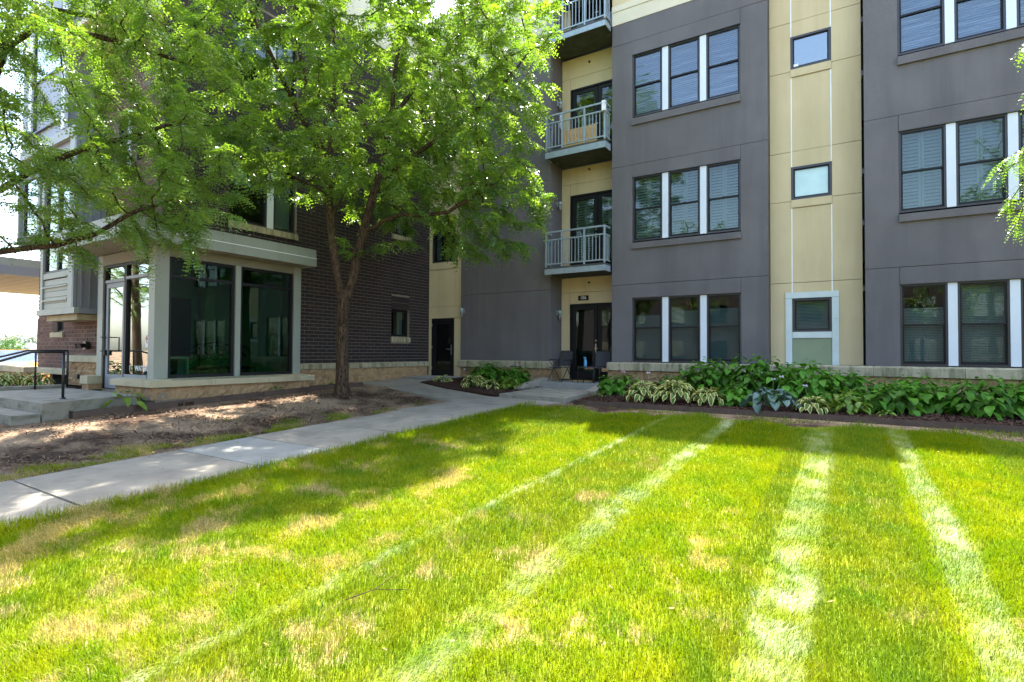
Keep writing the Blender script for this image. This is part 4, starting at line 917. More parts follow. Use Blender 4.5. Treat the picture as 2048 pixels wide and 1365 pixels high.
def fill(T, n, w, dep, h, size, mat, name='inner_foliage'):      # the leaves deep inside a bush, too many to tell apart
    nu = 3; L = []
    for q in range(nu+1):
        t = q/nu; wd = .34*math.sin(math.pi*min(1, t**.75))**.8 if 0 < q < nu else .02
        for sg in (-1, 0, 1): L.append((t, wd*sg, -.35*t*t+.2*wd*abs(sg)))
    L = np.array(L); FQ = np.array([(q*3+k, q*3+3+k, q*3+4+k, q*3+1+k) for q in range(nu) for k in range(2)])
    a = rng.uniform(0, 6.283, n); r = np.sqrt(rng.uniform(0, 1, n)); z = h*(1-.5*r*r)*rng.uniform(.12, .92, n); pos = np.stack([r*w*.46*np.cos(a), r*dep*.46*np.sin(a), z], -1)
    yaw = a+rng.normal(0, .7, n); pit = rng.uniform(-1.0, .1, n); sc = size*rng.uniform(.75, 1.2, n)
    ex = np.stack([np.cos(yaw)*np.cos(pit), np.sin(yaw)*np.cos(pit), np.sin(pit)], -1); ey = np.stack([-np.sin(yaw), np.cos(yaw), np.zeros(n)], -1); ez = np.cross(ex, ey)
    V = pos[:, None]+sc[:, None, None]*(L[None, :, 0:1]*ex[:, None]+L[None, :, 1:2]*ey[:, None]+L[None, :, 2:3]*ez[:, None])
    F = (np.arange(n)[:, None, None]*len(L)+FQ[None]).reshape(-1, 4); o = part(name, np_mesh(name, V.reshape(-1, 3), F, mat, True), None, T); o['kind'] = 'stuff'
def hydrangea(loc, w, h, ns, label, group='green hydrangea bushes', flowers=0, mat=None, size=.15, dep=None):
    T = thing('hydrangea', label, 'shrub', loc, group); dep = dep or w*.85; size *= 1.12; h *= 1.08
    fill(T, int(150*w*h/.6), w, dep, h, size, MT['hyd'] if mat is None else MT['hosy'])
    for k in range(ns):
        a = k*2.39996+random.uniform(-.3, .3); r = math.sqrt((k+.5)/ns); tx, ty = r*w*.5*math.cos(a), r*dep*.5*math.sin(a)
        tz = h*(1-.45*r*r)*random.uniform(.80, 1.05)
        st = [(tx*.3, ty*.3, 0), (tx*.7, ty*.7, tz*.5), (tx, ty, tz)]
        part('stem', MB().tube(st, [.008, .006, .004], 4), MT['stem'], T)
        for q, (dz, sc) in enumerate(((0.03, .45), (0.0, .8), (-.06, 1.1), (-.14, 1.2), (-.25, 1.15), (-.37, 1.1), (-.50, 1.0))):
            if tz+dz < .05: break
            base = Vector((tx*(1-dz*.35), ty*(1-dz*.35), tz+dz))
            for m in range(2):
                yaw = a*0.6+q*1.571+m*math.pi+random.uniform(-.35, .35); out = Vector((math.cos(yaw), math.sin(yaw), 0))
                if q > 2 and out.dot(Vector((tx, ty, 0))) < -.03*w: continue
                if q > 3 and ty > .2*dep: continue
                pit = (.65, .15, -.2, -.4, -.55, -.65, -.7)[q]+random.uniform(-.25, .2)
                putleaf(random.choice(HL if mat is None else mat), T, base+out*.03, yaw, pit, random.uniform(-.3, .3), size*sc*random.uniform(.85, 1.2))
        if k < flowers:
            mb = MB()
            for _ in range(36):
                d = Vector((random.gauss(0, 1), random.gauss(0, 1), abs(random.gauss(0, .8)))).normalized()*.055; e = d.orthogonal().normalized()*.018; f_ = d.cross(e).normalized()*.018
                c = Vector((tx, ty-.03, tz+.04))+d; mb.quad(c-e, c-f_, c+e, c+f_)
            part('flower_head', mb, MT['pink'], T)
    return T
def hosta(loc, w, h, n, label, ml, group, size=.26, flower=0):
    T = thing('hosta', label, 'plant', loc, group); n = int(n*1.75) if n > 15 else n; size *= .66 if n > 15 else 1
    for k in range(n):
        a = k*2.39996+random.uniform(-.2, .2); r = (k+.8)/n; rr = w*.5*(.10+.80*r**.8); zz = h*(1.0-.72*r**1.6)*random.uniform(.85, 1.08)
        putleaf(random.choice(ml), T, (rr*math.cos(a)*.85, rr*math.sin(a)*.85, zz*.85), a+random.uniform(-.25, .25), .55-1.15*r+random.uniform(-.15, .15), random.uniform(-.35, .35), size*(.7+.35*r)*random.uniform(.85, 1.15))
        if k % 3 == 0: part('stem', MB().tube([(0, 0, 0), (rr*.4*math.cos(a), rr*.4*math.sin(a), zz*.5), (rr*.85*math.cos(a), rr*.85*math.sin(a), zz*.85)], .005, 4), MT['stem'], T)
    for k in range(flower):
        x, y = random.uniform(-.1, .15), random.uniform(-.1, .1); z = h+.16+.05*k
        part('flower_stalk', MB().tube([(0, 0, 0), (x*.6, y*.6, z*.6), (x, y, z)], .005, 4), MT['stem'], T)
        mb = MB()
        for q in range(7):
            aa = q*.9; e = Vector((math.cos(aa), math.sin(aa), .1))*.03; c = Vector((x, y, z)); mb.quad(c, c+e+Vector((0, 0, .02)), c+e*1.4, c+e+Vector((.012, .012, -.02)))
        part('flower', mb, MT['lil'], T)
    return T
G1, G2 = 'green hydrangea bushes', 'cream edged hostas'
hydrangea((-4.55, 12.1, -.12), .95, .48, 9, 'pink flowering hydrangea beside the right cheek wall of the patio steps', G1, 1)
hydrangea((-3.55, 12.9, -.11), .8, .42, 7, 'low hydrangea against the block base behind the cream edged hostas', G1)
hydrangea((-2.62, 12.6, -.11), 1.25, .80, 17, 'hydrangea under the grey triple window, behind the largest hosta clump', G1)
hydrangea((-1.62, 12.45, -.11), 1.35, .88, 19, 'tall hydrangea at the corner of the grey wall and the tan strip', G1)
hydrangea((-.72, 12.1, -.12), 1.35, .80, 18, 'hydrangea in front of the green board under the small window', G1, 0, None, .15)
hydrangea((.05, 12.55, -.11), .85, .60, 9, 'narrow hydrangea at the right edge of the tan strip', G1)
hydrangea((.62, 11.35, -.14), 1.0, .50, 12, 'dark low hydrangea with heart shaped leaves over open mulch', G1)
hydrangea((1.05, 12.0, -.12), 1.3, .54, 17, 'broad hydrangea in front of the window with the half drawn blind', G1, 0, None, .145)
hydrangea((1.95, 11.6, -.13), 1.3, .58, 17, 'large leaved hydrangea near the steel edging under the second blind window', G1, 0, None, .15)
hydrangea((2.75, 11.9, -.13), 1.3, .64, 15, 'hydrangea with yellow green top under the last white mullion', G1, 0, None, .15)
hydrangea((-.05, 11.0, -.15), .75, .34, 8, 'small bright hydrangea between the last cream hosta and open mulch', G1, 0, YL, .13)
hydrangea((-1.85, 11.2, -.15), .7, .36, 8, 'small hydrangea between the cream hostas and the blue hosta', G1, 0, None, .12)
hosta((-3.62, 11.1, -.14), .95, .40, 46, 'cream edged hosta clump next to the pink hydrangea', SL, G2, .22, 1)
hosta((-2.95, 11.05, -.14), 1.05, .44, 54, 'largest cream edged hosta clump in the middle of its row', SL, G2, .24)
hosta((-2.32, 11.05, -.14), .75, .32, 30, 'small cream edged hosta at the end of the row, beside bare green leaves', SL, G2, .22)
hosta((-1.15, 10.85, -.15), 1.1, .36, 24, 'blue grey hosta with broad cupped leaves', BL, 'blue hostas', .27, 2)
hosta((-.52, 10.72, -.16), .62, .28, 26, 'cream edged hosta standing alone right of the blue hosta', SL, G2, .2, 1)
hosta((-10.15, 12.4, -.1), .7, .26, 24, 'cream edged hosta at the pointed end of the small bed by the rear door', SL, G2, .21)
hosta((-8.75, 12.05, -.13), .85, .36, 30, 'cream edged hosta clump in the middle of the small bed', SL, G2, .24)
hosta((-8.15, 12.0, -.14), .45, .24, 14, 'small yellowing hosta beside the middle clump of the small bed', SL, G2, .18)
hydrangea((-8.95, 13.0, -.08), 1.0, .62, 13, 'hydrangea against the ledge of the plain grey wall', G1, 0, None, .15)
hydrangea((-8.0, 13.0, -.08), .95, .55, 12, 'hydrangea beside the left cheek wall of the patio steps', G1, 1, None, .14)
hydrangea((-7.75, 12.35, -.12), .55, .28, 7, 'low yellow green hydrangea at the foot of the left cheek wall', G1, 0, YL, .12)
hosta((-11.05, 4.55, -.16), .5, .30, 9, 'young broad leaved plant in the narrow bed by the stoop', YL, 'young green plants in the narrow bed', .24)
hosta((-11.1, 7.6, -.06), .3, .10, 7, 'tiny green plant in the narrow bed under the vestibule window', YL, 'young green plants in the narrow bed', .14)
hosta((-11.12, 9.3, -.03), .35, .12, 9, 'tiny green plant in the narrow bed behind the tree trunk', YL, 'young green plants in the narrow bed', .14)
hosta((-4.72, 11.25, -.17), .3, .16, 9, 'little green sprig at the foot of the right cheek wall', YL, 'young green plants in the narrow bed', .11)
hosta((.55, 10.75, -.17), .28, .08, 10, 'little green tuft on the mulch beside the steel edging', YL, 'young green plants in the narrow bed', .10)
for k, (x, y, s_) in enumerate(((-15.7, 4.7, .6), (-16.2, 4.2, .65), (-16.9, 4.6, .6))):
    hosta((x, y, .0), s_, .32, 24, ('cream edged hosta below the hose connection', 'cream edged hosta in the middle of the stoop bed', 'cream edged hosta at the wall end of the stoop bed')[k], SL, G2, .22)
for k, (x, y) in enumerate(((-16.3, 3.0), (-17.2, 3.8))): hosta((x, y, .05), 1.0, .5, 26, ('large dark leaved hosta next to the stoop kerb', 'large dark leaved hosta below the garden wall')[k], BL if k == 0 else HL, 'dark hostas of the stoop bed', .34)
# ------------------------------------------------------------------ trees
def bark(name, c1, c2, moss):
    s = N(name); p = s.n('BsdfPrincipled'); s.l(p, s.out)
    n1 = s.noise(s.pos((11, 11, 2.4)), 2.4, 8, .72, 1.2); r1 = s.ramp(n1, [(.42, c2), (.58, c1)]); n2 = s.noise(s.pos((1, 1, .6)), 1.6, 5); r2 = s.ramp(n2, [(.52, 0.0), (.72, 1.0)])
    m = s.mix(s.math('MULTIPLY', r2, .6), r1, moss); s.l(m, p, 0, 'Base Color'); p.inputs['Roughness'].default_value = .92; p.inputs['Specular IOR Level'].default_value = .15
    b = s.n('Bump'); b.inputs['Distance'].default_value = .06; s.l(n1, b, 0, 'Height'); s.l(b, p, 0, 'Normal'); return s.m
MT['bark'] = bark('furrowed_bark', (0.125, 0.082, 0.050), (0.020, 0.014, 0.010), (0.085, 0.085, 0.028))
MT['locust'] = leafmat('locust_leaf', (0.085, 0.185, 0.042), (0.170, 0.280, 0.050), (1.45, 1.35, .35), .46, .30, 2.2, .6, .0)
def resample(pts, step):
    out = [Vector(pts[0])]
    for a, b in zip(pts, pts[1:]):
        a, b = Vector(a), Vector(b); n = max(1, round((b-a).length/step))
        out += [a.lerp(b, (k+1)/n) for k in range(n)]
    return out
def grow(limbs, att, step, infl, kill, iters, clip):
    nodes = []; par = []
    for pl in limbs:
        pts = resample(pl, step); start = -1
        if nodes:
            d = [(q-pts[0]).length for q in nodes]; start = int(np.argmin(d)); pts = pts[1:]
        for q in pts: nodes.append(q); par.append(start); start = len(nodes)-1
    att = [Vector(a) for a in att]; nch = [0]*len(nodes)
    for it in range(iters):
        kd = kdtree.KDTree(len(nodes))
        for i, q in enumerate(nodes): kd.insert(q, i)
        kd.balance(); acc = {}; keep = []
        for a in att:
            co, i, d = kd.find(a)
            if d < kill: continue
            keep.append(a)
            if d < infl: acc.setdefault(i, []).append((a-co).normalized())
        att = keep; added = 0
        for i, ds in acc.items():
            if nch[i] > 3: continue
            v = Vector((0, 0, 0))
            for q in ds: v += q
            v = v.normalized()+Vector((random.gauss(0, .22), random.gauss(0, .22), random.gauss(0, .18)))
            q = nodes[i]+v.normalized()*step
            if not clip(q): continue
            co, j, d = kd.find(q)
            if d < step*.45: continue
            nodes.append(q); par.append(i); nch.append(0); nch[i] += 1; added += 1
        if not added or not att: break
    return nodes, par
def wood(nodes, par, rbase, ex=2.0, flare=True, base_z=0):
    n = len(nodes); r = [0.0]*n; ch = [[] for _ in range(n)]
    for i, q in enumerate(par):
        if q >= 0: ch[q].append(i)
    for i in range(n-1, -1, -1): r[i] = (sum(r[c]**ex for c in ch[i]))**(1/ex) if ch[i] else 1.0
    order = sorted(range(n), key=lambda i: 0)
    k = rbase/max(r); r = [max(q*k, .004) for q in r]
    mb = MB(); done = [False]*n; stack = [(0, None)]
    while stack:
        i, pr = stack.pop(); chain = [] if pr is None else [pr]; cur = i
        while True:
            chain.append(cur); cs = sorted(ch[cur], key=lambda c: -r[c])
            for c in cs[1:]: stack.append((c, cur))
            if not cs: break
            cur = cs[0]
        rr = [r[c] for c in chain]
        if pr is not None: rr[0] = min(rr[0], rr[1]*1.25)
        if pr is None and flare: rr = [q*(1+.55*math.exp(-max(0, nodes[c].z-base_z)/.12)) for q, c in zip(rr, chain)]
        rm = max(rr); mb.tube([nodes[c]+Vector((random.gauss(0, .012), random.gauss(0, .012), 0))*(1 if rm < .08 else .35) for c in chain], rr, 12 if rm > .08 else 7 if rm > .03 else 4, False)
    return mb, r, ch
def fronds(P, D, Ln, k, droop, wl=.20, ww=.6):
    n = len(P); up = np.array([0, 0, 1.0]); S = np.cross(D, up); S /= np.maximum(np.linalg.norm(S, axis=1), 1e-3)[:, None]
    tw = rng.normal(0, .45, n); Nn = np.cross(S, D); S2 = S*np.cos(tw)[:, None]+Nn*np.sin(tw)[:, None]
    Vs = []
    for i in range(k+1):
        t = .14+.86*i/k; c = P+D*(Ln*t)[:, None]+np.array([0, 0, -1])*(Ln*droop*t*t)[:, None]; lw = wl*(1-.45*abs(t-.5)*2)
        for sg in (-1, 1) if i < k else (0,):
            ld = (S2*sg+D*.42+np.array([0, 0, -.25])+rng.normal(0, .16, (n, 3))) if sg else D-np.array([0, 0, droop*1.5])
            ld = ld/np.linalg.norm(ld, axis=1)[:, None]; wd = np.cross(ld, np.cross(S2, D)+rng.normal(0, .25, (n, 3))); wd /= np.maximum(np.linalg.norm(wd, axis=1), 1e-3)[:, None]
            l = (Ln*lw)[:, None]; q = wd*l*ww*.5; Vs.append(np.stack([c, c+ld*l*.5-q, c+ld*l, c+ld*l*.5+q], 1))
    V = np.concatenate(Vs, 0).reshape(-1, 3); F = np.arange(len(V)).reshape(-1, 4); return V, F
def tree(label, loc, limbs, att, rbase, nfr, step, k, flen, clip, droop=.45, wl=.2, infl=2.2, kill=.42, iters=70, rleaf=.016, name='locust_tree', sprays=()):
    T = thing(name, label, 'tree', loc, 'honey locust trees')
    nodes, par = grow(limbs, att, step, infl, kill, iters, clip); mb, r, ch = wood(nodes, par, rbase, base_z=loc[2])
    mb.build('trunk', MT['bark'], T, True)
    rleaf = max(rleaf, 2.4*min(r)); tips = [i for i in range(len(nodes)) if r[i] < rleaf and par[i] >= 0]
    W = np.array([1.6 if not ch[i] else 1.0 for i in tips]); W /= W.sum(); pick = rng.choice(len(tips), nfr, p=W); idx = np.array(tips)[pick]
    A = np.array([nodes[par[i]] for i in idx]); B = np.array([nodes[i] for i in idx]); t = rng.uniform(0, 1.25, nfr)[:, None]; P = A+(B-A)*t
    sd_ = (B-A)/np.maximum(np.linalg.norm(B-A, axis=1), 1e-3)[:, None]; a = rng.uniform(0, 6.283, nfr)
    D = sd_*.55+np.stack([np.cos(a), np.sin(a), rng.normal(-.12, .22, nfr)], -1)*.8; D /= np.linalg.norm(D, axis=1)[:, None]
    for pl in sprays:                        # twigs that hang out of the crown, densely leaved
        pts = resample(pl, .05); m = len(pts)*3; MB().tube(pts, [.006]*(len(pts)-1)+[.002], 4).build('spray_twig', MT['bark'], T)
        ii = rng.integers(0, len(pts), m); aa = rng.uniform(0, 6.283, m); ax = np.array(pts[-1]-pts[0]); ax /= np.linalg.norm(ax)
        dd = ax*.7+np.stack([np.cos(aa), np.sin(aa), rng.normal(-.25, .2, m)], -1)*.7; dd /= np.linalg.norm(dd, axis=1)[:, None]
        P = np.concatenate([P, np.array([pts[q] for q in ii])]); D = np.concatenate([D, dd])
    V, F = fronds(P, D, rng.uniform(flen*.65, flen*1.25, len(P)), k, droop, wl)
    o = link('crown', np_mesh('crown', V, F, MT['locust']), T, kind='stuff'); return T
def ball(n, c, rad, hollow=.35, lowcut=None):
    v = rng.normal(0, 1, (n*3, 3)); v /= np.linalg.norm(v, axis=1)[:, None]; v *= (rng.uniform(hollow**3, 1, n*3)**(1/3))[:, None]; v = v*np.array(rad)+np.array(c)
    if lowcut: v = v[lowcut(v)]
    return v[:n]
trunk = [(-9.75, 8.35, -.2), (-9.77, 8.36, .4), (-9.79, 8.35, 1.0), (-9.76, 8.345, 1.5), (-9.74, 8.34, 1.89)]
A = [(-9.74, 8.34, 1.89), (-9.80, 8.23, 2.47), (-9.84, 8.13, 3.09), (-9.85, 8.05, 3.70), (-9.81, 7.94, 4.29), (-9.74, 7.85, 4.87), (-9.69, 7.87, 5.65), (-9.69, 7.96, 6.59), (-9.73, 8.03, 7.65), (-9.92, 8.00, 8.73), (-10.07, 8.00, 9.94)]
Bq = [(-9.72, 8.35, 1.89), (-9.61, 8.47, 2.49), (-9.53, 8.56, 3.07), (-9.45, 8.66, 3.64), (-9.42, 8.78, 4.15), (-9.35, 8.93, 4.74), (-9.26, 9.08, 5.45), (-9.26, 9.30, 6.42), (-9.24, 9.40, 7.56), (-9.17, 9.53, 8.96), (-9.14, 9.63, 10.37)]
Cq = [(-9.45, 8.66, 3.54), (-8.96, 8.72, 3.79), (-8.46, 8.80, 3.91), (-7.89, 8.91, 3.84), (-7.39, 9.11, 3.90), (-6.93, 9.27, 4.12), (-6.51, 9.41, 4.41)]
Dq = [(-9.53, 8.56, 3.07), (-9.69, 8.40, 3.14), (-9.84, 8.24, 3.37)]
Eq = [(-9.51, 8.57, 3.10), (-9.04, 8.69, 3.20), (-8.64, 8.81, 3.32)]
G = [(-9.80, 7.95, 4.29), (-9.64, 7.58, 4.34), (-9.57, 7.15, 4.37), (-9.62, 6.76, 4.43), (-9.74, 6.45, 4.41)]
H = [(-9.85, 8.05, 3.81), (-9.89, 8.48, 4.55), (-10.03, 8.73, 5.18), (-10.12, 8.88, 6.10)]
I = [(-9.74, 7.85, 4.98), (-9.68, 7.52, 5.64), (-9.71, 7.25, 6.40), (-9.68, 7.01, 7.24), (-9.66, 6.89, 8.12)]
J = [(-9.74, 7.85, 4.98), (-9.65, 7.19, 5.62), (-9.64, 6.58, 6.41), (-9.70, 6.17, 7.13), (-9.84, 5.84, 7.78)]
K = [(-9.35, 8.93, 4.74), (-8.80, 9.14, 5.20), (-8.07, 9.35, 5.60), (-7.33, 9.68, 6.13), (-6.65, 10.09, 6.82), (-6.11, 10.52, 7.79)]
Mq = [(-9.26, 9.30, 6.42), (-8.73, 9.72, 7.44), (-8.11, 10.20, 8.35), (-7.60, 10.62, 9.27)]
def low_main(v):                              # underside of the crown: high near the trunk, hanging at its outer right side
    q = np.hypot(v[:, 0]+9.6, v[:, 1]-8.4); return (v[:, 2] > 4.7-.38*q) & (v[:, 0] > -11.1) & (v[:, 1] < 13.3)
att = np.concatenate([ball(1700, (-9.0, 8.8, 7.8), (4.1, 4.2, 4.6), .3, low_main), ball(380, (-7.0, 10.3, 4.2), (1.7, 1.6, 1.5), 0, lambda v: v[:, 2] > 2.85), ball(110, (-9.6, 6.3, 4.7), (1.2, 1.2, .9), 0)])
tree('honey locust with forked trunk growing in the mulch in front of the dark brick wall', (-9.75, 8.35, -.2), [trunk, A, Bq, Cq, Dq, Eq, G, H, I, J, K, Mq], att, .14, 21500, .26, 5, .27, lambda q: q.x > -11.4 and q.y < 13.5 and q.z > 2.5, .45, .29)
# second locust left of the view
t2 = [(-10.55, 1.5, -.4), (-10.6, 1.6, .4), (-10.8, 1.9, 1.2), (-10.96, 2.10, 1.83)]
A2 = [(-10.96, 2.10, 1.83), (-10.71, 2.23, 2.82), (-10.57, 2.41, 4.07), (-10.42, 2.59, 5.13), (-10.33, 2.75, 5.85), (-10.30, 2.86, 6.74)]
B2_ = [(-10.77, 2.20, 2.54), (-10.21, 2.42, 2.94), (-9.80, 2.79, 3.36), (-9.57, 3.16, 3.68), (-9.37, 3.51, 3.94), (-9.13, 4.01, 4.24), (-8.91, 4.49, 4.55)]
C2_ = [(-10.90, 2.14, 1.97), (-10.06, 2.30, 2.10), (-9.47, 2.55, 2.18), (-9.13, 2.88, 2.26), (-8.91, 3.25, 2.46), (-8.75, 3.58, 2.79), (-8.61, 4.01, 3.05)]
D2_ = [(-10.42, 2.59, 5.13), (-9.99, 2.85, 5.56), (-9.61, 3.20, 5.52), (-9.35, 3.61, 5.52), (-9.09, 4.12, 5.47), (-8.87, 4.61, 5.44)]
E2_ = [(-10.43, 2.69, 5.63), (-10.24, 3.16, 6.04), (-9.99, 3.78, 6.14), (-9.95, 4.26, 6.81)]
def low_left(v): return (v[:, 2] > 2.35+.0*v[:, 0]) & ~((v[:, 2] < 3.0) & (v[:, 0] < -9.9)) & (v[:, 1] < 5.6)
att = np.concatenate([ball(1000, (-9.7, 3.1, 5.0), (2.9, 2.9, 3.0), .25, low_left), ball(330, (-8.7, 3.9, 3.3), (1.35, 1.2, 1.05), 0, lambda v: v[:, 2] > 2.3), ball(60, (-9.2, 3.2, 2.45), (.9, .7, .45), 0)])
tree('honey locust with low branches whose trunk stands beside the stoop walk', (-10.55, 1.5, -.4), [t2, A2, B2_, C2_, D2_, E2_], att, .105, 18500, .2, 6, .24, lambda q: q.z > 2.05 and q.y < 5.7, .5, .2, 1.8, .42, sprays=[[(-8.75, 3.58, 2.79), (-8.72, 3.75, 2.5), (-8.8, 3.9, 2.1)], [(-8.61, 4.01, 3.05), (-8.4, 4.15, 2.6), (-8.25, 4.25, 2.2)], [(-8.61, 4.01, 3.05), (-8.1, 4.35, 3.0), (-7.7, 4.6, 2.85)], [(-8.91, 4.49, 4.55), (-8.3, 4.6, 4.1), (-7.8, 4.7, 3.5)], [(-9.13, 2.88, 2.26), (-9.2, 3.2, 2.3), (-9.45, 3.45, 2.15)], [(-8.75, 3.58, 2.79), (-9.1, 3.8, 2.75), (-9.3, 4.1, 2.6)]])
# third locust to the right of the view: only hanging sprays reach into the picture
t3 = [(5.6, 7.4, -.4), (5.6, 7.45, .8), (5.5, 7.5, 2.0), (5.4, 7.5, 3.2), (5.3, 7.6, 4.6), (5.3, 7.7, 6.2)]
l3 = [(5.45, 7.5, 2.4), (4.6, 8.0, 3.2), (3.7, 8.4, 3.6), (2.8, 8.7, 3.75), (2.2, 8.8, 3.55), (1.9, 8.85, 3.25)]
m3 = [(5.4, 7.5, 3.2), (4.5, 8.1, 4.3), (3.6, 8.5, 4.8), (2.8, 8.8, 4.95), (2.1, 8.9, 4.8)]
n3 = [(2.8, 8.7, 3.75), (2.3, 8.8, 3.2), (2.0, 8.85, 2.75)]
att = np.concatenate([ball(330, (5.6, 7.6, 5.9), (3.0, 3.2, 3.0), .3, lambda v: (v[:, 0] > 2.9) & (v[:, 2] > 3.0)), np.array([(1.7, 8.85, 3.3), (1.62, 8.9, 3.15), (1.85, 8.8, 2.95), (1.78, 8.9, 2.6), (1.95, 8.8, 2.45), (1.7, 8.85, 2.75), (1.95, 8.95, 4.7), (1.85, 8.9, 4.55), (2.05, 8.9, 4.4), (2.1, 8.7, 3.0), (2.3, 8.8, 4.6), (2.2, 8.9, 2.5)])])
T3 = tree('honey locust whose hanging sprays cross the shuttered grey windows', (5.6, 7.4, -.4), [t3, l3, m3, n3], att, .14, 7500, .2, 7, .20, lambda q: q.x > 1.55, .5, .18, 1.9, .3, sprays=[[(2.2, 8.8, 3.55), (1.95, 8.85, 3.45), (1.72, 8.85, 3.28), (1.60, 8.88, 3.08)], [(2.3, 8.8, 3.2), (2.0, 8.85, 2.95), (1.85, 8.85, 2.65), (1.80, 8.85, 2.42)], [(2.1, 8.8, 3.1), (1.85, 8.8, 2.95), (1.72, 8.8, 2.72)], [(2.5, 8.9, 4.95), (2.1, 8.9, 4.85), (1.88, 8.9, 4.62)], [(2.3, 8.9, 4.6), (2.05, 8.9, 4.35), (1.98, 8.9, 4.15)]])
# trees and a dark brick block across the courtyard, mirrored in the windows
for x, y, rz, sc, lb in ((-8.5, -9.0, 70, 1.2, 'honey locust across the courtyard near the stoop walk'), (-1.0, -10.5, 200, 1.25, 'honey locust across the courtyard in the middle of the row'), (6.5, -9.0, 310, 1.2, 'honey locust across the courtyard behind the lawn'), (-23.6, .6, 250, 1.0, 'honey locust at the street end, mirrored in the vestibule door'), (-29.8, -2.2, 20, 1.1, 'honey locust farther along the street end')):
    dup(T3, (x, y, -.9), R(rz), lb, scale=(sc, sc, sc))
OP = thing('opposite_building', 'dark brick apartment block across the courtyard, seen only as reflection', 'building', (0, -26, -.9))
MB().box(-32, 24, -36, -24, -.9, 9.5).build('wall', MT['brick'], OP); MB().box(-32.2, 24.2, -36.2, -23.8, 9.505, 9.9).build('parapet', MT['cream'], OP)
fo = MB().box(0, 1.7, -23.999, -23.92, 0, 1.6).mesh('window', MT['glassm'])
for z in (0.4, 3.7, 7.0):
    for k in range(14): o = link('window', fo, OP); o.location = (-30+k*3.8, 0, z)

# ------------------------------------------------------------------ grass
def blades(n_pts, x, y, z, h, w_, lean, az, mat, name, label, seg=True):
    n = len(x); a = az; dirv = np.stack([np.cos(a), np.sin(a), np.zeros(n)], -1); side = np.stack([-np.sin(a+rng.uniform(-1.2, 1.2, n)), np.cos(a+rng.uniform(-1.2, 1.2, n)), np.zeros(n)], -1)
    side /= np.maximum(np.linalg.norm(side, axis=1), .2)[:, None]
    P = np.stack([x, y, z], -1); up = np.array([0, 0, 1.0]); hw = (w_*.5)[:, None]
    m = P+up*(h*.62*np.cos(lean*.55))[:, None]+dirv*(h*.62*np.sin(lean*.55))[:, None]
    t = P+up*(h*np.cos(lean))[:, None]+dirv*(h*np.sin(lean))[:, None]
    if seg:
        V = np.stack([P-side*hw, P+side*hw, m+side*hw*.7, m-side*hw*.7, t], 1).reshape(-1, 3); b = np.arange(n)[:, None]*5
        F = np.concatenate([b+np.array([[0, 1, 2]]), b+np.array([[0, 2, 3]]), b+np.array([[3, 2, 4]])])
    else:
        V = np.stack([P-side*hw, P+side*hw, t], 1).reshape(-1, 3); b = np.arange(n)[:, None]*3; F = b+np.array([[0, 1, 2]])
    link(name, np_mesh(name, V, F, mat), None, kind='stuff', label=label, category='grass')
s = N('grass_blade'); p = s.n('BsdfPrincipled'); tr = s.n('BsdfTranslucent'); mx = s.n('MixShader'); mx.inputs[0].default_value = .38; g = s.pos()
c1, acc, fr = grass_color(s, g, (0.44, 0.32, 0.18), ((0.105, 0.185, 0.004), (0.155, 0.215, 0.004), (0.20, 0.235, 0.004)))
fine = s.noise(g, 70, 2, .5); rv = s.ramp(fine, [(.3, .62), (.7, 1.35)]); c2 = s.mix(1.0, c1, rv, 'MULTIPLY')
c3 = s.mix(s.math('MULTIPLY', acc, s.math('MULTIPLY_ADD', s.ramp(s.noise(g, 55, 3, .6), [(.42, 0.0), (.56, 1.0)]), .62, .42)), c2, (0.58, 0.60, 0.44))  # sheen of the mower stripes painted as a pale tint into the blade colour
s.l(c3, p, 0, 'Base Color'); p.inputs['Roughness'].default_value = .5; p.inputs['Specular IOR Level'].default_value = .10
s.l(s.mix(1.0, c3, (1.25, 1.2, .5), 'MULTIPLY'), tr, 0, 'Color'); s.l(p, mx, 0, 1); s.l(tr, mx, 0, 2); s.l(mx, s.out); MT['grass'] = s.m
n = 1400000
x = rng.uniform(-5.86, 6.6, n); y = rng.uniform(.2, 10.2, n); z = zg(x, y)
v = np.stack([x, y, z-CAM.z], -1); zc = v@np.array(FW); xx = 1024+FPX*(v@np.array(RT))/np.maximum(zc, .1)
pr = np.clip((2.5/np.maximum(zc, .3))**1.05, 0, 1)
edge_n = 9.8+.3*np.sin(x*2.1)+.22*np.sin(x*5.3+1); thin = np.clip((edge_n-y)/.5, .0, 1); bare = psn(x, y, 2.2, 3.1)
pr2 = pr*np.where(thin < 1, thin*.8+.22*(bare > .5), 1)
off = (xx < -60) | (xx > 2110); pr = np.where(off, pr*.35, pr); k = (zc > 1.0) & (xx > -420) & (rng.uniform(0, 1, n) < np.where(off, .35, 1)*pr2)
x, y, z, zc, pr = x[k], y[k], z[k], zc[k], pr[k]; n = len(x)
band = np.floor((x+4.75)/1.03); az = np.where(np.mod(band, 2) < 1, math.pi/2, -math.pi/2)+rng.normal(0, 1.1, n)
st = np.zeros(n)
for c, wd in STR: st = np.maximum(st, np.clip(1-np.abs(x-c)/(wd*1.2), 0, 1))
lean = np.abs(rng.normal(.45, .3, n))+.45*(st > .3); h = rng.uniform(.03, .075, n)*(.65+.55*psn(x, y, 1.3, .7)+.45*psn(x, y, 7.0, 2.2)); w_ = rng.uniform(.0028, .0048, n)/np.sqrt(pr)
az = np.where(st > .35, R(62)+rng.normal(0, .35, n), az); h = np.where(x < -5.6, h*1.45, h)
near = zc < 5.2
blades(n, x[near], y[near], z[near], h[near], w_[near], lean[near], az[near], MT['grass'], 'lawn_grass', 'short mown lawn grass near the path, with wheel stripe sheen painted pale into its colour')
far = ~near
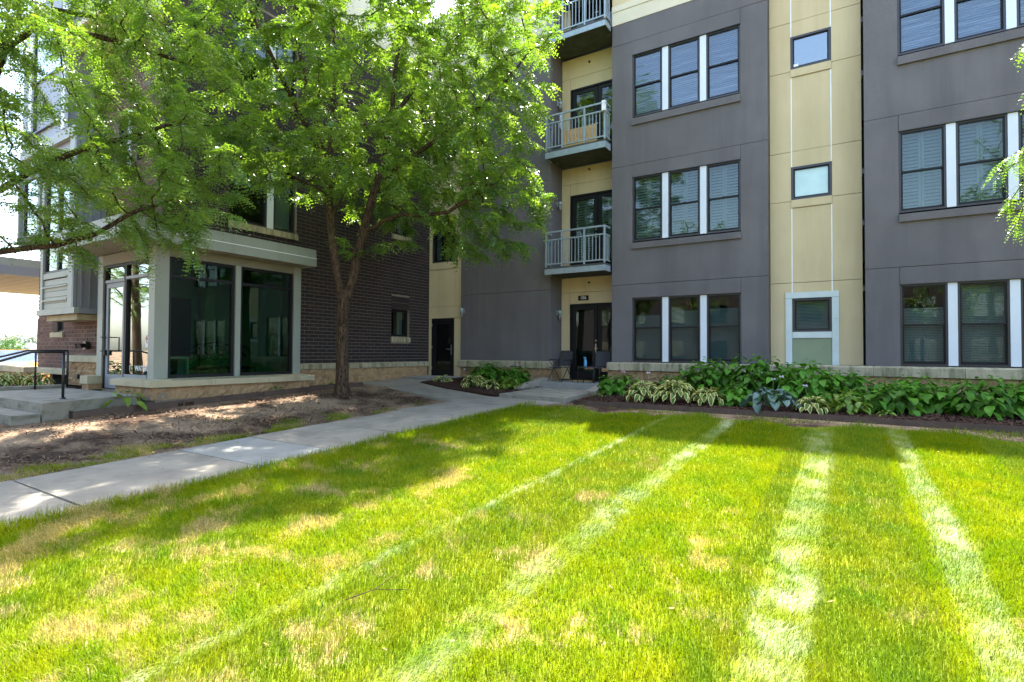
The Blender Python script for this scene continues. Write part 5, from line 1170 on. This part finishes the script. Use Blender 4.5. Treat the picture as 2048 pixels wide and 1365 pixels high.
blades(n, x[far], y[far], z[far], h[far], w_[far]*1.25, lean[far], az[far], MT['grass'], 'lawn_grass', 'lawn grass in front of the hydrangea bed', False)
# patchy grass between path and bare soil
n = 60000; x = rng.uniform(-9.6, -7.82, n); y = rng.uniform(.6, 9.3, n); q = psn(x, y, 2.4, 1.7)-(-7.8-x)*.30-np.clip(y-5.5, 0, 9)*.10
k = (q > rng.uniform(.40, .62, n)) | ((x > -7.86) & (rng.uniform(0, 1, n) < .08)); x, y = x[k], y[k]; n = len(x)
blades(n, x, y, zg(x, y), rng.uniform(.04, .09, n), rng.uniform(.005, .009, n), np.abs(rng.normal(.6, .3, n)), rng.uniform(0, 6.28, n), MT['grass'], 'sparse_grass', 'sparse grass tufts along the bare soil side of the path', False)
# dead twigs lying on the lawn
TW = thing('fallen_twig', 'thin dead twig lying on the sunlit lawn', 'twig', (-2.3, 2.2, -.55))
MB().tube([(-2.35, 2.05, -.53), (-2.28, 2.2, -.51), (-2.3, 2.36, -.50)], [.003, .003, .002], 5).build('stem', MT['bark'], TW); MB().tube([(-2.28, 2.2, -.51), (-2.1, 2.28, -.50)], .002, 4).build('side_shoot', MT['bark'], TW)

# ------------------------------------------------------------------ street beyond the brick building
MT['yellow'] = pm('yellow_car_paint', (0.62, 0.40, 0.05), None, 2, .3, coat=.6); MT['rubber'] = pm('rubber', (.02, .02, .02), None, 3, .8)
def car(label, loc, rz):
    T = thing('parked_car', label, 'car', loc, 'yellow cars parked on the street', rz)
    sec = [(-2.1, .45, .72), (-1.95, .3, .85), (-1.1, .3, .92), (1.2, .3, .95), (2.0, .32, .80), (2.15, .45, .65)]
    mb = MB()
    for x, z0, z1 in sec: mb.v += [(x, -.78, z0), (x, -.86, (z0+z1)*.5), (x, -.76, z1), (x, .76, z1), (x, .86, (z0+z1)*.5), (x, .78, z0)]
    for i in range(len(sec)-1):
        for j in range(6): a = i*6+j; b = i*6+(j+1) % 6; mb.f.append((a, b, b+6, a+6))
    mb.f += [tuple(range(6)), tuple(range(len(mb.v)-1, len(mb.v)-7, -1))]; part('body', mb, MT['yellow'], T)
    rf = MB(); rf.v = [(-1.0, -.60, 1.43), (.75, -.60, 1.43), (.75, .60, 1.43), (-1.0, .60, 1.43), (-1.0, -.62, 1.47), (.75, -.62, 1.47), (.75, .62, 1.47), (-1.0, .62, 1.47)]; rf.f = [(3, 2, 1, 0), (4, 5, 6, 7), (0, 1, 5, 4), (1, 2, 6, 5), (2, 3, 7, 6), (3, 0, 4, 7)]; part('roof', rf, MT['yellow'], T)
    gl = MB(); lo = [(-1.7, -.74, .93), (1.35, -.74, .95), (1.35, .74, .95), (-1.7, .74, .93)]; hi = [(-1.0, -.6, 1.43), (.75, -.6, 1.43), (.75, .6, 1.43), (-1.0, .6, 1.43)]
    for i in range(4): gl.quad(lo[i], lo[(i+1) % 4], hi[(i+1) % 4], hi[i])
    part('window', gl, MT['glassm'], T)
    for x in (-1.3, 1.35):
        for y in (-.80, .80): w_ = part('wheel', MB().tube([(x, y-.1, .32), (x, y+.1, .32)], .32, 14), MT['rubber'], T); part('rim', MB().tube([(x, y-.11, .32), (x, y+.11, .32)], .18, 10), MT['chrome'], w_)
    for y in (-.6, .6): part('headlight', MB().box(2.02, 2.14, y-.15, y+.15, .6, .72), MT['lamp'], T)
car('yellow car whose windscreen shows beside the brick corner', (-29.2, 8.9, -.62), R(-60)); car('yellow car parked farther along the street', (-34.5, 9.0, -.62), R(-75))
LP = thing('street_lamp', 'black street lamp with bell shade beyond the parked cars', 'street lamp', (-41.2, 12.3, -.66))
part('pole', MB().tube([(0, 0, 0), (0, 0, 3.35)], [.1, .08], 8), MT['iron'], LP); part('arm', MB().tube([(0, 0, 2.9), (.35, .3, 3.0), (.4, .35, 2.9)], .05, 6), MT['iron'], LP)
part('lamp_shade', MB().lathe((.45, .4, 2.4), [(.42, 0), (.38, .08), (.18, .32), (.14, .62), (.04, .7)], 12), MT['iron'], LP)
for k, (x, y, h_) in enumerate(((-24.6, 5.0, .95), (-26.2, 5.1, .9))):
    T = thing('street_shrub', ('sunlit yellow green shrub behind the garden wall', 'sunlit shrub farther along the garden wall')[k], 'shrub', (x, y, -.7), 'shrubs by the street'); P = ball(900, (0, 0, h_*.6), (.75, .5, h_*.55), .3); D = rng.normal(0, 1, (900, 3)); D /= np.linalg.norm(D, axis=1)[:, None]
    V, F = fronds(P, D, np.full(900, .22), 3, .2, .4, .5); o = part('foliage', np_mesh('foliage', V, F, MT['hosy']), None, T); o['kind'] = 'stuff'; part('stem', MB().tube([(0, 0, 0), (0, 0, h_*.7)], .02, 5), MT['bark'], T)
for k, (x, y) in enumerate(((-60, 13.6), (-58, 15.4), (-66, 21))):
    T = thing('young_tree', ('young green tree by the bridge, next to the lamp', 'young green tree by the bridge, left of its neighbour', 'young green tree far along the river')[k], 'tree', (x, y, -.9), 'young trees by the river'); P = ball(700, (0, 0, 1.6), (1.3, 1.3, 1.1), .3); D = rng.normal(0, 1, (700, 3)); D /= np.linalg.norm(D, axis=1)[:, None]
    V, F = fronds(P, D, np.full(700, .4), 3, .2, .4, .5); o = part('crown', np_mesh('crown', V, F, MT['hyd']), None, T); o['kind'] = 'stuff'; part('trunk', MB().tube([(0, 0, 0), (0, 0, 1.4)], .07, 6), MT['bark'], T)
PO = thing('iron_post', 'slim dark red post between the parked cars and the brick corner', 'post', (-27.2, 8.4, -.6)); part('shaft', MB().tube([(0, 0, 0), (0, 0, 1.55)], .035, 8), MT['red'], PO); part('finial', MB().lathe((0, 0, 1.55), [(.045, 0), (.045, .08), (.01, .12)], 8), MT['iron'], PO)
BG = thing('river_bridge', 'long pale bridge on the horizon beyond the street', 'bridge', (-110, 30, -1))
part('deck', MB().box(-12, 4, -40, 60, 1.6, 2.7), MT['seal'], BG)
for k in range(12): part('pier', MB().box(-10, 2, -38+k*8, -36.5+k*8, -.5, 1.59), MT['conc'], BG)
P = np.stack([rng.uniform(-330, -280, 2500), rng.uniform(-20, 190, 2500), rng.uniform(0, 1, 2500)], -1); P[:, 2] = -1+P[:, 2]*(6.5+3.5*psn(P[:, 1], P[:, 1]*0, .11, 1)); D = rng.normal(0, 1, (2500, 3)); D /= np.linalg.norm(D, axis=1)[:, None]
V, F = fronds(P, D, np.full(2500, 3.5), 3, .2, .4, .6); MT['fartree'] = leafmat('haze_tinted_foliage', (.06, .10, .08), (.08, .13, .10), (1, 1, 1), .2)  # blue of the distant air tinted into the leaf colour, no haze volume
link('distant_wood', np_mesh('distant_wood', V, F, MT['fartree']), None, kind='stuff', label='line of trees on the horizon, haze blue tinted into its leaves', category='trees')
